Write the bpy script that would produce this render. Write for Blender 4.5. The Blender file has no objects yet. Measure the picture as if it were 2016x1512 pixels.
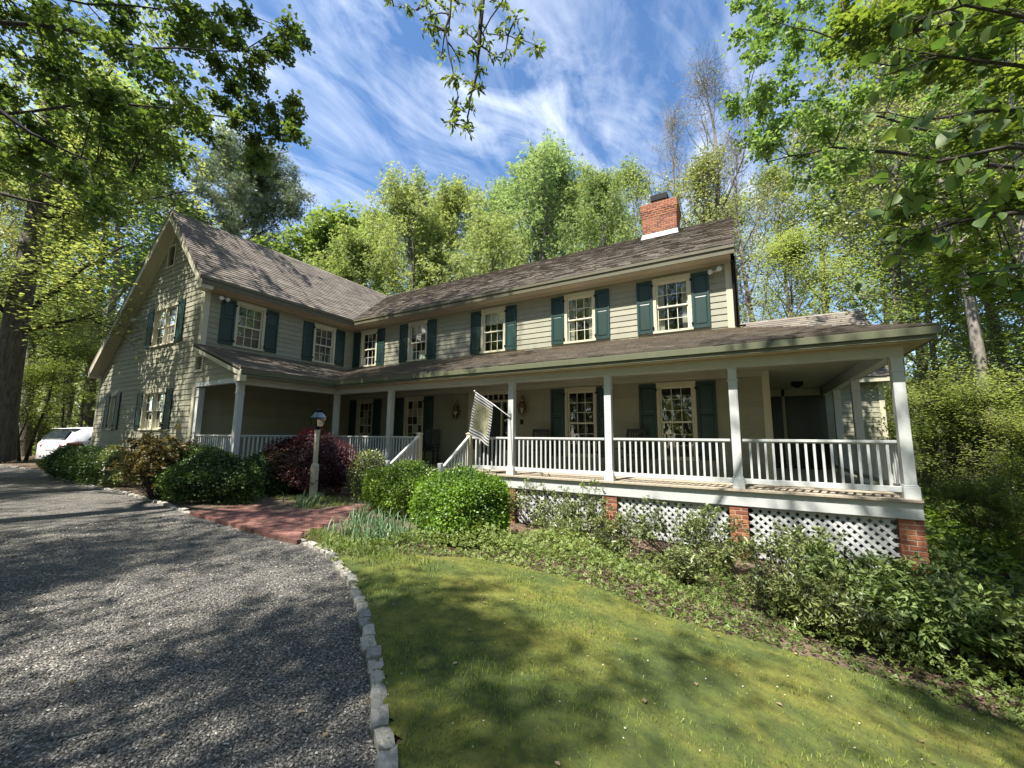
import bpy, bmesh, math, random
import numpy as np
from mathutils import Vector, Matrix
from mathutils.geometry import tessellate_polygon
R = math.radians
rng = np.random.default_rng(7)
random.seed(7)
sc = bpy.context.scene
COL = sc.collection

# ------------------------------------------------------------------ camera, world, sun, exposure
CAM = np.array([14.075, -11.153, 0.906])
YAW, PITCH, ROLL, FPX = R(29.964), R(7.44), R(0.476), 801.046
_F = np.array([-math.sin(YAW)*math.cos(PITCH), math.cos(YAW)*math.cos(PITCH), math.sin(PITCH)])
_R0 = np.array([math.cos(YAW), math.sin(YAW), 0.0]); _U0 = np.cross(_R0, _F)
_R = _R0*math.cos(ROLL)+_U0*math.sin(ROLL); _U = -_R0*math.sin(ROLL)+_U0*math.cos(ROLL)
cd = bpy.data.cameras.new('camera'); cam = bpy.data.objects.new('camera', cd); COL.objects.link(cam)
cd.sensor_width = 36; cd.lens = FPX/2016*36; cd.clip_start = .05; cd.clip_end = 600
M = Matrix(((_R[0], _U[0], -_F[0], CAM[0]), (_R[1], _U[1], -_F[1], CAM[1]), (_R[2], _U[2], -_F[2], CAM[2]), (0, 0, 0, 1)))
cam.matrix_world = M; sc.camera = cam

SUN = Vector((-.22, -1.0, 1.72)).normalized()          # towards the sun
sun_el = math.asin(SUN.z); sun_az = math.atan2(SUN.x, SUN.y)
w = bpy.data.worlds.new("World"); sc.world = w; w.use_nodes = True
nt = w.node_tree; nt.nodes.clear()
def wn(t, **k):
    n = nt.nodes.new(t)
    for a, b in k.items():
        if a.startswith('i_'): n.inputs[int(a[2:])].default_value = b
        else: setattr(n, a, b)
    return n
sky = wn('ShaderNodeTexSky'); sky.sky_type = 'NISHITA'; sky.sun_disc = False
sky.sun_elevation = sun_el; sky.sun_rotation = sun_az; sky.air_density = 1.0; sky.dust_density = .3; sky.ozone_density = 3.0
tc = wn('ShaderNodeTexCoord')
sep = wn('ShaderNodeSeparateXYZ'); nt.links.new(tc.outputs['Generated'], sep.inputs[0])
zz = wn('ShaderNodeMath', operation='MAXIMUM'); zz.inputs[1].default_value = .08; nt.links.new(sep.outputs[2], zz.inputs[0])
dx = wn('ShaderNodeMath', operation='DIVIDE'); nt.links.new(sep.outputs[0], dx.inputs[0]); nt.links.new(zz.outputs[0], dx.inputs[1])
dy = wn('ShaderNodeMath', operation='DIVIDE'); nt.links.new(sep.outputs[1], dy.inputs[0]); nt.links.new(zz.outputs[0], dy.inputs[1])
cmb = wn('ShaderNodeCombineXYZ'); nt.links.new(dx.outputs[0], cmb.inputs[0]); nt.links.new(dy.outputs[0], cmb.inputs[1])
def cloud(rot, scl, nscale, dist, lo, hi, loc=(0, 0, 0), det=8):
    m0 = wn('ShaderNodeMapping'); m0.inputs['Rotation'].default_value = (0, 0, rot); nt.links.new(cmb.outputs[0], m0.inputs[0])
    m = wn('ShaderNodeMapping'); m.inputs['Scale'].default_value = scl; m.inputs['Location'].default_value = loc
    nt.links.new(m0.outputs[0], m.inputs[0])
    n = wn('ShaderNodeTexNoise'); n.inputs['Scale'].default_value = nscale; n.inputs['Detail'].default_value = det
    n.inputs['Roughness'].default_value = .62; n.inputs['Distortion'].default_value = dist
    nt.links.new(m.outputs[0], n.inputs['Vector'])
    r = wn('ShaderNodeMapRange'); r.inputs[1].default_value = lo; r.inputs[2].default_value = hi
    nt.links.new(n.outputs[0], r.inputs[0]); return r
c1 = cloud(R(8), (2.3, 1.0, 1), 1.7, .9, .43, .92)
c2 = cloud(R(-35), (1.0, 1.0, 1), .75, .3, .30, .74, (3.1, 1.7, 0), 3)
c3 = cloud(R(-14), (2.6, .8, 1), 4.5, .5, .45, .85, (1, 5, 0))
mu = wn('ShaderNodeMath', operation='MULTIPLY'); nt.links.new(c1.outputs[0], mu.inputs[0]); nt.links.new(c2.outputs[0], mu.inputs[1])
mu3 = wn('ShaderNodeMath', operation='MULTIPLY'); nt.links.new(c3.outputs[0], mu3.inputs[0]); nt.links.new(c2.outputs[0], mu3.inputs[1])
ad = wn('ShaderNodeMath', operation='MULTIPLY_ADD'); ad.inputs[1].default_value = .28
nt.links.new(mu3.outputs[0], ad.inputs[0]); nt.links.new(mu.outputs[0], ad.inputs[2])
fac = wn('ShaderNodeMath', operation='MINIMUM'); fac.inputs[1].default_value = .93
fm = wn('ShaderNodeMath', operation='MULTIPLY'); fm.inputs[1].default_value = 1.25; nt.links.new(ad.outputs[0], fm.inputs[0]); nt.links.new(fm.outputs[0], fac.inputs[0])
mix = wn('ShaderNodeMix', data_type='RGBA')
mix.inputs[7].default_value = (11.5, 12.0, 12.8, 1)
hsv = wn('ShaderNodeHueSaturation'); hsv.inputs['Saturation'].default_value = 1.12; hsv.inputs['Value'].default_value = 1.5
nt.links.new(sky.outputs[0], hsv.inputs['Color'])
nt.links.new(fac.outputs[0], mix.inputs[0]); nt.links.new(hsv.outputs[0], mix.inputs[6])
bg = wn('ShaderNodeBackground'); bg.inputs[1].default_value = .062
nt.links.new(mix.outputs[2], bg.inputs[0]); out = wn('ShaderNodeOutputWorld'); nt.links.new(bg.outputs[0], out.inputs[0])

sd = bpy.data.lights.new('sun', 'SUN'); sd.energy = 5.0; sd.angle = R(.53); sd.color = (1, .955, .87)
so = bpy.data.objects.new('sun', sd); COL.objects.link(so); so.rotation_euler = SUN.to_track_quat('Z', 'Y').to_euler()
sc.view_settings.view_transform = 'Standard'; sc.view_settings.look = 'None'; sc.view_settings.gamma = 1
sc.view_settings.exposure = 1.4; sc.view_settings.use_curve_mapping = False
sc.cycles.max_bounces = 6; sc.cycles.diffuse_bounces = 3; sc.cycles.transmission_bounces = 5; sc.cycles.glossy_bounces = 2
sc.cycles.transparent_max_bounces = 6

# ------------------------------------------------------------------ helpers: rays of the photograph into the place
def ray(u, v): return _F+_R*(u-1008)/FPX-_U*(v-756)/FPX
def at(u, v, t): return CAM+ray(u, v)*t
def ony(u, v, y): r = ray(u, v); return CAM+r*(y-CAM[1])/r[1]
def onz(u, v, z): r = ray(u, v); return CAM+r*(z-CAM[2])/r[2]
def sstep(a, b, x): t = np.clip((x-a)/(b-a), 0, 1); return t*t*(3-2*t)

KERB = np.array([(7.95, -7.16), (8.95, -7.37), (10.04, -7.88), (10.83, -8.36), (11.6, -8.92), (12.07, -9.28), (12.42, -9.55), (13.05, -10.15), (13.6, -11.0), (14.0, -12.2), (14.2, -14), (14.3, -18)])
def kdist(x, y):
    x = np.asarray(x, float); y = np.asarray(y, float); d = np.full(np.broadcast(x, y).shape, 1e9)
    for a, b in zip(KERB[:-1], KERB[1:]):
        ab = b-a; t = np.clip(((x-a[0])*ab[0]+(y-a[1])*ab[1])/(ab@ab), 0, 1)
        d = np.minimum(d, np.hypot(x-a[0]-t*ab[0], y-a[1]-t*ab[1]))
    return d
def h(x, y):
    x = np.asarray(x, float); y = np.asarray(y, float)
    m = sstep(7.6, 9.2, x)
    z = -.665-.46*sstep(.2, 4.8, kdist(x, y))*m
    e = np.maximum(0, x-11.5); z = z-np.where(e < 6, .0155*e*e, .558+.16*(e-6))
    z = z+.03*np.sin(x*.7+1)*np.cos(y*.6)*sstep(0, 2, kdist(x, y))
    z = z+.22*sstep(-4, -12, x)
    z = np.maximum(z, -4.5)+.0009*np.maximum(0, np.hypot(x-5, y)-45)**2*.25
    return z
def ong(u, v, dz=0):
    r = ray(u, v); t = 1.0
    for i in range(4000):
        p = CAM+r*t
        if p[2] <= float(h(p[0], p[1]))+dz: return p
        t += .01+t*.002
    return p

# ------------------------------------------------------------------ helpers: meshes
def tag(o, label=None, cat=None, group=None, kind=None):
    if label: o['label'] = label
    if cat: o['category'] = cat
    if group: o['group'] = group
    if kind: o['kind'] = kind
    return o
def link(o, parent=None):
    COL.objects.link(o)
    if parent is not None: o.parent = parent
    return o
def empty(name, loc=(0, 0, 0), rz=0, parent=None):
    o = bpy.data.objects.new(name, None); o.location = loc; o.rotation_euler = (0, 0, rz); o.empty_display_size = .2
    return link(o, parent)
def np_mesh(name, V, F, mat, attrs=None, smooth=False):
    """V (n,3); F (m,k) int array of constant k"""
    V = np.ascontiguousarray(V, np.float32); F = np.ascontiguousarray(F, np.int32)
    me = bpy.data.meshes.new(name); m, k = F.shape
    me.vertices.add(len(V)); me.vertices.foreach_set('co', V.ravel())
    me.loops.add(m*k); me.loops.foreach_set('vertex_index', F.ravel())
    me.polygons.add(m); me.polygons.foreach_set('loop_start', np.arange(0, m*k, k, dtype=np.int32))
    me.polygons.foreach_set('loop_total', np.full(m, k, np.int32))
    me.update(calc_edges=True)
    for n, a in (attrs or {}).items():
        at_ = me.attributes.new(n, 'FLOAT', 'POINT'); at_.data.foreach_set('value', np.ascontiguousarray(a, np.float32))
    if mat: me.materials.append(mat)
    if smooth: me.polygons.foreach_set('use_smooth', np.ones(m, bool))
    me.update(); return me
def ob(name, me, parent=None, loc=None, rz=None):
    o = bpy.data.objects.new(name, me)
    if loc is not None: o.location = loc
    if rz is not None: o.rotation_euler = (0, 0, rz)
    return link(o, parent)
class MB:
    def __init__(s): s.v = []; s.f = []; s.m = []; s.t = []; s.cm = 0; s.ct = .5
    def add(s, vs, fs):
        b = len(s.v); s.v.extend([tuple(map(float, p)) for p in vs]); s.t.extend([s.ct]*len(vs))
        for f in fs: s.f.append(tuple(b+i for i in f)); s.m.append(s.cm)
    def box(s, x0, y0, z0, x1, y1, z1):
        s.hexa([(x0, y0, z0), (x1, y0, z0), (x1, y1, z0), (x0, y1, z0), (x0, y0, z1), (x1, y0, z1), (x1, y1, z1), (x0, y1, z1)])
    def hexa(s, p): s.add(p, [(3, 2, 1, 0), (4, 5, 6, 7), (0, 1, 5, 4), (1, 2, 6, 5), (2, 3, 7, 6), (3, 0, 4, 7)])
    def bar(s, a, b, w, t, up=(0, 0, 1)):
        a = Vector(a); b = Vector(b); d = (b-a).normalized(); u = Vector(up); q = d.cross(u)
        if q.length < 1e-4: q = d.cross(Vector((1, 0, 0)))
        q.normalize(); n = q.cross(d); q *= w/2; n *= t/2
        s.hexa([a-q-n, b-q-n, b+q-n, a+q-n, a-q+n, b-q+n, b+q+n, a+q+n])
    def prism(s, poly, off):
        n = len(poly); off = Vector(off); p = [Vector(q) for q in poly]; vs = p+[q+off for q in p]
        tri = tessellate_polygon([p])
        s.add(vs, [tuple(t) for t in tri]+[tuple(n+i for i in reversed(t)) for t in tri]+[(i, (i+1) % n, n+(i+1) % n, n+i) for i in range(n)])
    def tube(s, pts, rad, n=6, cap=True):
        pts = [Vector(p) for p in pts]; rings = []; prev = None
        if not hasattr(rad, '__len__'): rad = [rad]*len(pts)
        vs = []; fs = []
        for i, p in enumerate(pts):
            d = (pts[min(i+1, len(pts)-1)]-pts[max(i-1, 0)]).normalized()
            a = d.cross(Vector((0, 0, 1)) if abs(d.z) < .9 else Vector((1, 0, 0))) if prev is None else prev-d*prev.dot(d)
            if a.length < 1e-6: a = d.orthogonal()
            a.normalize(); prev = a; b = d.cross(a)
            for k in range(n):
                an = 2*math.pi*k/n; vs.append(p+(a*math.cos(an)+b*math.sin(an))*rad[i])
        for i in range(len(pts)-1):
            for k in range(n): fs.append((i*n+k, i*n+(k+1) % n, (i+1)*n+(k+1) % n, (i+1)*n+k))
        if cap: fs.append(tuple(reversed(range(n)))); fs.append(tuple((len(pts)-1)*n+k for k in range(n)))
        s.add(vs, fs)
    def lathe(s, c, prof, n=12):
        c = Vector(c); vs = []; fs = []
        for r, z in prof:
            for k in range(n): a = 2*math.pi*k/n; vs.append(c+Vector((r*math.cos(a), r*math.sin(a), z)))
        for i in range(len(prof)-1):
            for k in range(n): fs.append((i*n+k, i*n+(k+1) % n, (i+1)*n+(k+1) % n, (i+1)*n+k))
        fs.append(tuple(reversed(range(n)))); fs.append(tuple((len(prof)-1)*n+k for k in range(n)))
        s.add(vs, fs)
    def mesh(s, name, mat, smooth=False):
        me = bpy.data.meshes.new(name); me.from_pydata(s.v, [], s.f)
        for m in (mat if isinstance(mat, (list, tuple)) else [mat]): me.materials.append(m)
        if any(s.m): me.polygons.foreach_set('material_index', s.m)
        a = me.attributes.new('tone', 'FLOAT', 'POINT'); a.data.foreach_set('value', s.t)
        if smooth: me.polygons.foreach_set('use_smooth', [True]*len(me.polygons))
        bm = bmesh.new(); bm.from_mesh(me); bmesh.ops.recalc_face_normals(bm, faces=bm.faces); bm.to_mesh(me); bm.free()
        me.update(); return me
    def build(s, name, mat, parent=None, smooth=False, bevel=0, loc=None, rz=None, kind=None):
        o = ob(name, s.mesh(name, mat, smooth), parent, loc, rz)
        if bevel:
            b = o.modifiers.new('bevel', 'BEVEL'); b.width = bevel; b.segments = 1; b.limit_method = 'ANGLE'
        if kind: o['kind'] = kind
        return o

# ------------------------------------------------------------------ materials
def mat(name):
    m = bpy.data.materials.new(name); m.use_nodes = True; t = m.node_tree; b = t.nodes['Principled BSDF']
    return m, t, b
def nd(t, typ, **k):
    n = t.nodes.new(typ)
    for a, b in k.items(): setattr(n, a, b)
    return n
def ramp(t, stops, src=None):
    r = nd(t, 'ShaderNodeValToRGB'); e = r.color_ramp.elements
    while len(e) < len(stops): e.new(.5)
    for i, (p, c) in enumerate(stops): e[i].position = p; e[i].color = (*c, 1)
    if src is not None: t.links.new(src, r.inputs[0])
    return r
def noise(t, scale, det=4, rough=.55, dist=0, vec=None, coord='Object', stretch=None):
    n = nd(t, 'ShaderNodeTexNoise'); n.inputs['Scale'].default_value = scale; n.inputs['Detail'].default_value = det
    n.inputs['Roughness'].default_value = rough; n.inputs['Distortion'].default_value = dist
    c = nd(t, 'ShaderNodeTexCoord') if vec is None else None
    src = c.outputs[coord] if vec is None else vec
    if stretch:
        m = nd(t, 'ShaderNodeMapping'); m.inputs['Scale'].default_value = stretch; t.links.new(src, m.inputs[0]); src = m.outputs[0]
    t.links.new(src, n.inputs['Vector']); return n
def wpos(t): return nd(t, 'ShaderNodeNewGeometry').outputs['Position']
def mixc(t, f, a, b, mode='MIX'):
    m = nd(t, 'ShaderNodeMix', data_type='RGBA', blend_type=mode)
    for i, s in ((0, f), (6, a), (7, b)):
        if hasattr(s, 'is_output') or hasattr(s, 'links'): t.links.new(s, m.inputs[i])
        elif i == 0: m.inputs[0].default_value = s
        else: m.inputs[i].default_value = (*s, 1)
    return m.outputs[2]
def bump(t, b, src, dist=.01, strength=.5):
    n = nd(t, 'ShaderNodeBump'); n.inputs['Distance'].default_value = dist; n.inputs['Strength'].default_value = strength
    t.links.new(src, n.inputs['Height']); t.links.new(n.outputs[0], b.inputs['Normal'])
def painted(name, c, var=.12, rough=.55, dirt=(.25, .22, .13), dirtamt=.25, scale=3, stretch=(1, 1, .35)):
    m, t, b = mat(name); p = wpos(t)
    n = noise(t, scale, 6, .65, .3, vec=p, stretch=stretch); oi = nd(t, 'ShaderNodeObjectInfo')
    c0 = tuple(x*(1-var) for x in c); c1 = tuple(min(1, x*(1+var)) for x in c)
    base = ramp(t, [(.3, c0), (.7, c1)], n.outputs[0])
    d = noise(t, scale*2.3, 8, .75, 0, vec=p, stretch=stretch); dr = ramp(t, [(.52, (0, 0, 0)), (.78, (dirtamt,)*3)], d.outputs[0])
    col = mixc(t, dr.outputs[0], base.outputs[0], dirt)
    hr = nd(t, 'ShaderNodeMapRange'); hr.inputs[3].default_value = .92; hr.inputs[4].default_value = 1.06; t.links.new(oi.outputs['Random'], hr.inputs[0])
    hs = nd(t, 'ShaderNodeHueSaturation'); t.links.new(hr.outputs[0], hs.inputs['Value']); t.links.new(col, hs.inputs['Color'])
    t.links.new(hs.outputs[0], b.inputs['Base Color']); b.inputs['Roughness'].default_value = rough
    g = noise(t, 60, 3, .6, 0, vec=p, stretch=(1, 1, 1)); bump(t, b, g.outputs[0], .002, .25)
    return m
def simple(name, c, rough=.5, metal=0, spec=.5):
    m, t, b = mat(name); n = noise(t, 12, 5, .6, 0, vec=wpos(t))
    r = ramp(t, [(.3, tuple(x*.85 for x in c)), (.7, tuple(min(1, x*1.1) for x in c))], n.outputs[0])
    t.links.new(r.outputs[0], b.inputs['Base Color']); b.inputs['Roughness'].default_value = rough; b.inputs['Metallic'].default_value = metal
    b.inputs['Specular IOR Level'].default_value = spec
    return m
def leafmat(name, dark, light, trans=.45, rough=.5, transtint=(1.5, 1.35, .6), spec=.35):
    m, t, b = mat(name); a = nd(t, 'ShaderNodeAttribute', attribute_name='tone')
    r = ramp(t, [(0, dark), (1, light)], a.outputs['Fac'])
    oi = nd(t, 'ShaderNodeObjectInfo'); hs = nd(t, 'ShaderNodeHueSaturation')
    hr = nd(t, 'ShaderNodeMapRange'); hr.inputs[3].default_value = .485; hr.inputs[4].default_value = .512; t.links.new(oi.outputs['Random'], hr.inputs[0])
    t.links.new(hr.outputs[0], hs.inputs['Hue']); t.links.new(r.outputs[0], hs.inputs['Color'])
    t.links.new(hs.outputs[0], b.inputs['Base Color']); b.inputs['Roughness'].default_value = rough; b.inputs['Specular IOR Level'].default_value = spec
    tr = nd(t, 'ShaderNodeBsdfTranslucent'); c2 = mixc(t, 1.0, hs.outputs[0], transtint, 'MULTIPLY'); t.links.new(c2, tr.inputs[0])
    mx = nd(t, 'ShaderNodeMixShader'); mx.inputs[0].default_value = trans
    o = t.nodes['Material Output']; t.links.new(b.outputs[0], mx.inputs[1]); t.links.new(tr.outputs[0], mx.inputs[2]); t.links.new(mx.outputs[0], o.inputs[0])
    return m
def barkmat(name, a, c):
    m, t, b = mat(name); n = noise(t, 5, 8, .7, .5, stretch=(3, 3, .6))
    r = ramp(t, [(.35, a), (.65, c)], n.outputs[0]); t.links.new(r.outputs[0], b.inputs['Base Color']); b.inputs['Roughness'].default_value = .9
    n2 = noise(t, 14, 6, .7, .6, stretch=(2, 2, .35)); bump(t, b, n2.outputs[0], .04, .8)
    return m

SIDING = painted('siding_paint', (.25, .242, .176), .08, .6, (.20, .18, .10), .30)
TRIM = painted('cream_trim_paint', (.46, .43, .315), .05, .5, (.33, .26, .14), .25)
WHITE = painted('white_porch_paint', (.46, .475, .46), .04, .45, (.40, .40, .33), .30)
SHUT = painted('green_shutter_paint', (.009, .033, .028), .2, .45, (.03, .055, .045), .22)
DOORG = painted('dark_green_door_paint', (.006, .014, .014), .1, .3, (.02, .02, .02), .1)
CEIL = painted('porch_ceiling_paint', (.33, .32, .25), .04, .6)
SOFF = painted('tan_soffit_paint', (.40, .34, .24), .05, .6)
BLACK = simple('black_metal', (.008, .008, .009), .6, 0, .15)
LEAD = simple('grey_flashing_metal', (.24, .25, .26), .55, .2)
DARKW = simple('dark_painted_wood', (.015, .013, .011), .4)
BRASS = simple('aged_brass', (.30, .20, .09), .35, .8)
MORTAR = simple('mortar', (.42, .36, .28), .95)
def brickmat(name, dark, mid, light):
    m, t, b = mat(name); oi = nd(t, 'ShaderNodeObjectInfo'); at_ = nd(t, 'ShaderNodeAttribute', attribute_name='tone')
    ad_ = nd(t, 'ShaderNodeMath', operation='ADD'); t.links.new(oi.outputs['Random'], ad_.inputs[0]); t.links.new(at_.outputs['Fac'], ad_.inputs[1])
    fr = nd(t, 'ShaderNodeMath', operation='FRACT'); t.links.new(ad_.outputs[0], fr.inputs[0])
    r = ramp(t, [(0, dark), (.45, mid), (1, light)], fr.outputs[0])
    n = noise(t, 25, 8, .75, 0, vec=wpos(t)); rr = ramp(t, [(.35, (.55, .5, .5)), (.6, (1, 1, 1)), (.8, (1.15, 1.1, 1.05))], n.outputs[0])
    c = mixc(t, 1.0, r.outputs[0], rr.outputs[0], 'MULTIPLY'); t.links.new(c, b.inputs['Base Color']); b.inputs['Roughness'].default_value = .85
    bump(t, b, n.outputs[0], .006, .6); return m
BRICK = brickmat('red_brick', (.17, .055, .03), (.30, .10, .045), (.40, .155, .07))
PAVER = brickmat('paving_brick', (.12, .055, .042), (.19, .082, .062), (.26, .125, .095))
WALKJ = simple('dark_sand_joint', (.12, .095, .07), .95)
def shinglemat():
    m, t, b = mat('asphalt_shingle'); a = nd(t, 'ShaderNodeAttribute', attribute_name='tone')
    r = ramp(t, [(0, (.115, .098, .082)), (.5, (.17, .147, .122)), (1, (.225, .195, .162))], a.outputs['Fac'])
    n = noise(t, 1.3, 5, .6, 0, vec=wpos(t)); rr = ramp(t, [(.3, (.8, .8, .82)), (.7, (1.15, 1.12, 1.08))], n.outputs[0])
    g = noise(t, 120, 3, .8, 0, vec=wpos(t)); gg = ramp(t, [(.3, (.6, .6, .6)), (.7, (1.35, 1.35, 1.35))], g.outputs[0])
    c = mixc(t, 1, mixc(t, 1, r.outputs[0], rr.outputs[0], 'MULTIPLY'), gg.outputs[0], 'MULTIPLY')
    t.links.new(c, b.inputs['Base Color']); b.inputs['Roughness'].default_value = .92; bump(t, b, g.outputs[0], .004, .5); return m
SHING = shinglemat()
def glassmat(name, tint=(.86, .9, .88)):
    m, t, b = mat(name); t.nodes.remove(b); o = t.nodes['Material Output']
    tr = nd(t, 'ShaderNodeBsdfTransparent'); tr.inputs[0].default_value = (*tint, 1)
    gl = nd(t, 'ShaderNodeBsdfGlossy'); gl.inputs['Roughness'].default_value = .015; gl.inputs[0].default_value = (1, 1, 1, 1)
    n = noise(t, 1.8, 2, .5, 0, vec=wpos(t)); bp = nd(t, 'ShaderNodeBump'); bp.inputs['Distance'].default_value = .02; bp.inputs['Strength'].default_value = .12
    t.links.new(n.outputs[0], bp.inputs['Height']); t.links.new(bp.outputs[0], gl.inputs['Normal'])
    fr = nd(t, 'ShaderNodeFresnel'); fr.inputs[0].default_value = 1.52
    mr = nd(t, 'ShaderNodeMapRange'); mr.inputs[1].default_value = 0; mr.inputs[2].default_value = 1; mr.inputs[3].default_value = .07; mr.inputs[4].default_value = 1
    t.links.new(fr.outputs[0], mr.inputs[0]); mx = nd(t, 'ShaderNodeMixShader')
    t.links.new(mr.outputs[0], mx.inputs[0]); t.links.new(tr.outputs[0], mx.inputs[1]); t.links.new(gl.outputs[0], mx.inputs[2]); t.links.new(mx.outputs[0], o.inputs[0])
    return m
GLASS = glassmat('window_glass')
BLIND = simple('cream_blind_fabric', (.62, .6, .52), .8)
def groundmat(name, stops, scale, bscale, bdist, extra=None):
    m, t, b = mat(name); p = wpos(t)
    n = noise(t, scale, 9, .7, .4, vec=p); r = ramp(t, stops, n.outputs[0])
    n2 = noise(t, scale*9, 6, .75, .2, vec=p); r2 = ramp(t, [(.3, (.55, .55, .55)), (.7, (1.4, 1.38, 1.3))], n2.outputs[0])
    c = mixc(t, 1, r.outputs[0], r2.outputs[0], 'MULTIPLY'); t.links.new(c, b.inputs['Base Color']); b.inputs['Roughness'].default_value = .95
    n3 = noise(t, bscale, 6, .7, 0, vec=p); bump(t, b, n3.outputs[0], bdist, .9); return m
MULCH = groundmat('leafy_mulch_soil', [(.3, (.045, .03, .02)), (.5, (.11, .075, .05)), (.7, (.20, .14, .095))], 2.2, 40, .03)
LAWNM = groundmat('mossy_lawn_turf', [(.3, (.050, .078, .013)), (.46, (.085, .115, .018)), (.58, (.155, .165, .024)), (.75, (.21, .18, .032))], 1.1, 110, .03)
def gravelmat(name, usetone):
    m, t, b = mat(name); p = wpos(t)
    if usetone:
        a = nd(t, 'ShaderNodeAttribute', attribute_name='tone').outputs['Fac']
        r = ramp(t, [(0, (.068, .064, .057)), (.5, (.15, .141, .124)), (.85, (.245, .23, .20)), (1, (.46, .43, .37))], a)
        t.links.new(r.outputs[0], b.inputs['Base Color'])
    else:
        v = nd(t, 'ShaderNodeTexVoronoi'); v.inputs['Scale'].default_value = 62; t.links.new(p, v.inputs['Vector'])
        s = nd(t, 'ShaderNodeSeparateColor'); t.links.new(v.outputs['Color'], s.inputs[0])
        r = ramp(t, [(0, (.064, .060, .054)), (.5, (.15, .141, .124)), (.9, (.245, .23, .20)), (1, (.43, .40, .35))], s.outputs[0])
        e = ramp(t, [(.25, (1.1, 1.1, 1.1)), (.75, (.35, .35, .35))], v.outputs['Distance'])
        n = noise(t, .9, 5, .6, .3, vec=p); r2 = ramp(t, [(.3, (.82, .82, .84)), (.7, (1.2, 1.17, 1.1))], n.outputs[0])
        c = mixc(t, 1, mixc(t, 1, r.outputs[0], e.outputs[0], 'MULTIPLY'), r2.outputs[0], 'MULTIPLY')
        t.links.new(c, b.inputs['Base Color'])
        iv = nd(t, 'ShaderNodeMath', operation='SUBTRACT'); iv.inputs[0].default_value = 1; t.links.new(v.outputs['Distance'], iv.inputs[1]); bump(t, b, iv.outputs[0], .02, 1)
    b.inputs['Roughness'].default_value = .85
    return m
GRAVEL = gravelmat('grey_gravel_ground', False); GSTONE = gravelmat('grey_gravel_stone', True)
def stonemat():
    m, t, b = mat('granite_setts'); p = wpos(t); oi = nd(t, 'ShaderNodeObjectInfo')
    r = ramp(t, [(0, (.20, .195, .18)), (1, (.36, .34, .30))], oi.outputs['Random'])
    n = noise(t, 30, 8, .75, 0, vec=p); r2 = ramp(t, [(.3, (.55, .55, .55)), (.65, (1.25, 1.25, 1.2))], n.outputs[0])
    n2 = noise(t, 4, 6, .7, 0, vec=p); r3 = ramp(t, [(.5, (0, 0, 0)), (.75, (.55,)*3)], n2.outputs[0])
    c = mixc(t, r3.outputs[0], mixc(t, 1, r.outputs[0], r2.outputs[0], 'MULTIPLY'), (.14, .12, .05)); t.links.new(c, b.inputs['Base Color'])
    b.inputs['Roughness'].default_value = .9; bump(t, b, n.outputs[0], .015, .8); return m
SETT = stonemat()
FLOORB = painted('weathered_floor_paint', (.34, .29, .22), .1, .6)

L_MAPLE = leafmat('maple_leaf', (.045, .10, .025), (.14, .22, .055), .5, transtint=(1.35, 1.3, .65))
L_OAK = leafmat('oak_leaf', (.19, .25, .075), (.40, .46, .19), .45, transtint=(1.3, 1.25, .75))
L_POPLAR = leafmat('poplar_leaf', (.15, .235, .10), (.33, .45, .22), .45, transtint=(1.3, 1.25, .75))
L_BRIGHT = leafmat('bright_leaf', (.10, .18, .04), (.25, .37, .11), .5, transtint=(1.35, 1.25, .75))
L_YEL = leafmat('yellow_green_leaf', (.16, .225, .075), (.35, .43, .18), .5, transtint=(1.4, 1.3, .7))
L_PINE = leafmat('pine_needle', (.12, .16, .08), (.27, .31, .18), .3, transtint=(1, 1, .9))
L_BUD = leafmat('bud_leaf', (.20, .24, .10), (.36, .39, .19), .3)
L_UNDER = leafmat('understory_leaf', (.06, .11, .02), (.19, .27, .06), .5)
L_BOX = leafmat('boxwood_leaf', (.024, .065, .008), (.17, .31, .03), .4, .42, spec=.5)
L_HOLLY = leafmat('holly_leaf', (.02, .045, .010), (.075, .135, .024), .25, .42, spec=.35)
L_AZ = leafmat('azalea_leaf', (.055, .085, .022), (.22, .26, .09), .25, .35, spec=.6)
L_RHODO = leafmat('rhododendron_leaf', (.06, .095, .025), (.20, .26, .08), .3, .42, spec=.3)
L_RED = leafmat('red_maple_leaf', (.028, .009, .010), (.085, .018, .021), .3, transtint=(1.6, .6, .6))
L_NAND = leafmat('nandina_leaf', (.05, .06, .015), (.17, .14, .05), .3)
L_COVER = leafmat('ground_cover_leaf', (.06, .10, .02), (.24, .31, .085), .35)
L_DAF = leafmat('daffodil_blade', (.07, .13, .07), (.20, .30, .17), .3)
L_GRASS = leafmat('grass_blade', (.07, .13, .018), (.32, .36, .08), .4)
L_DEAD = leafmat('dry_leaf', (.12, .08, .04), (.42, .33, .20), .2)
BARK = barkmat('grey_brown_bark', (.06, .05, .042), (.19, .165, .14))
BARKL = barkmat('pale_bark', (.14, .125, .105), (.34, .30, .26))
TWIG = barkmat('grey_twig_bark', (.10, .085, .075), (.26, .22, .19))
BARKD = barkmat('dark_bark', (.02, .017, .014), (.07, .058, .047))

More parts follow.
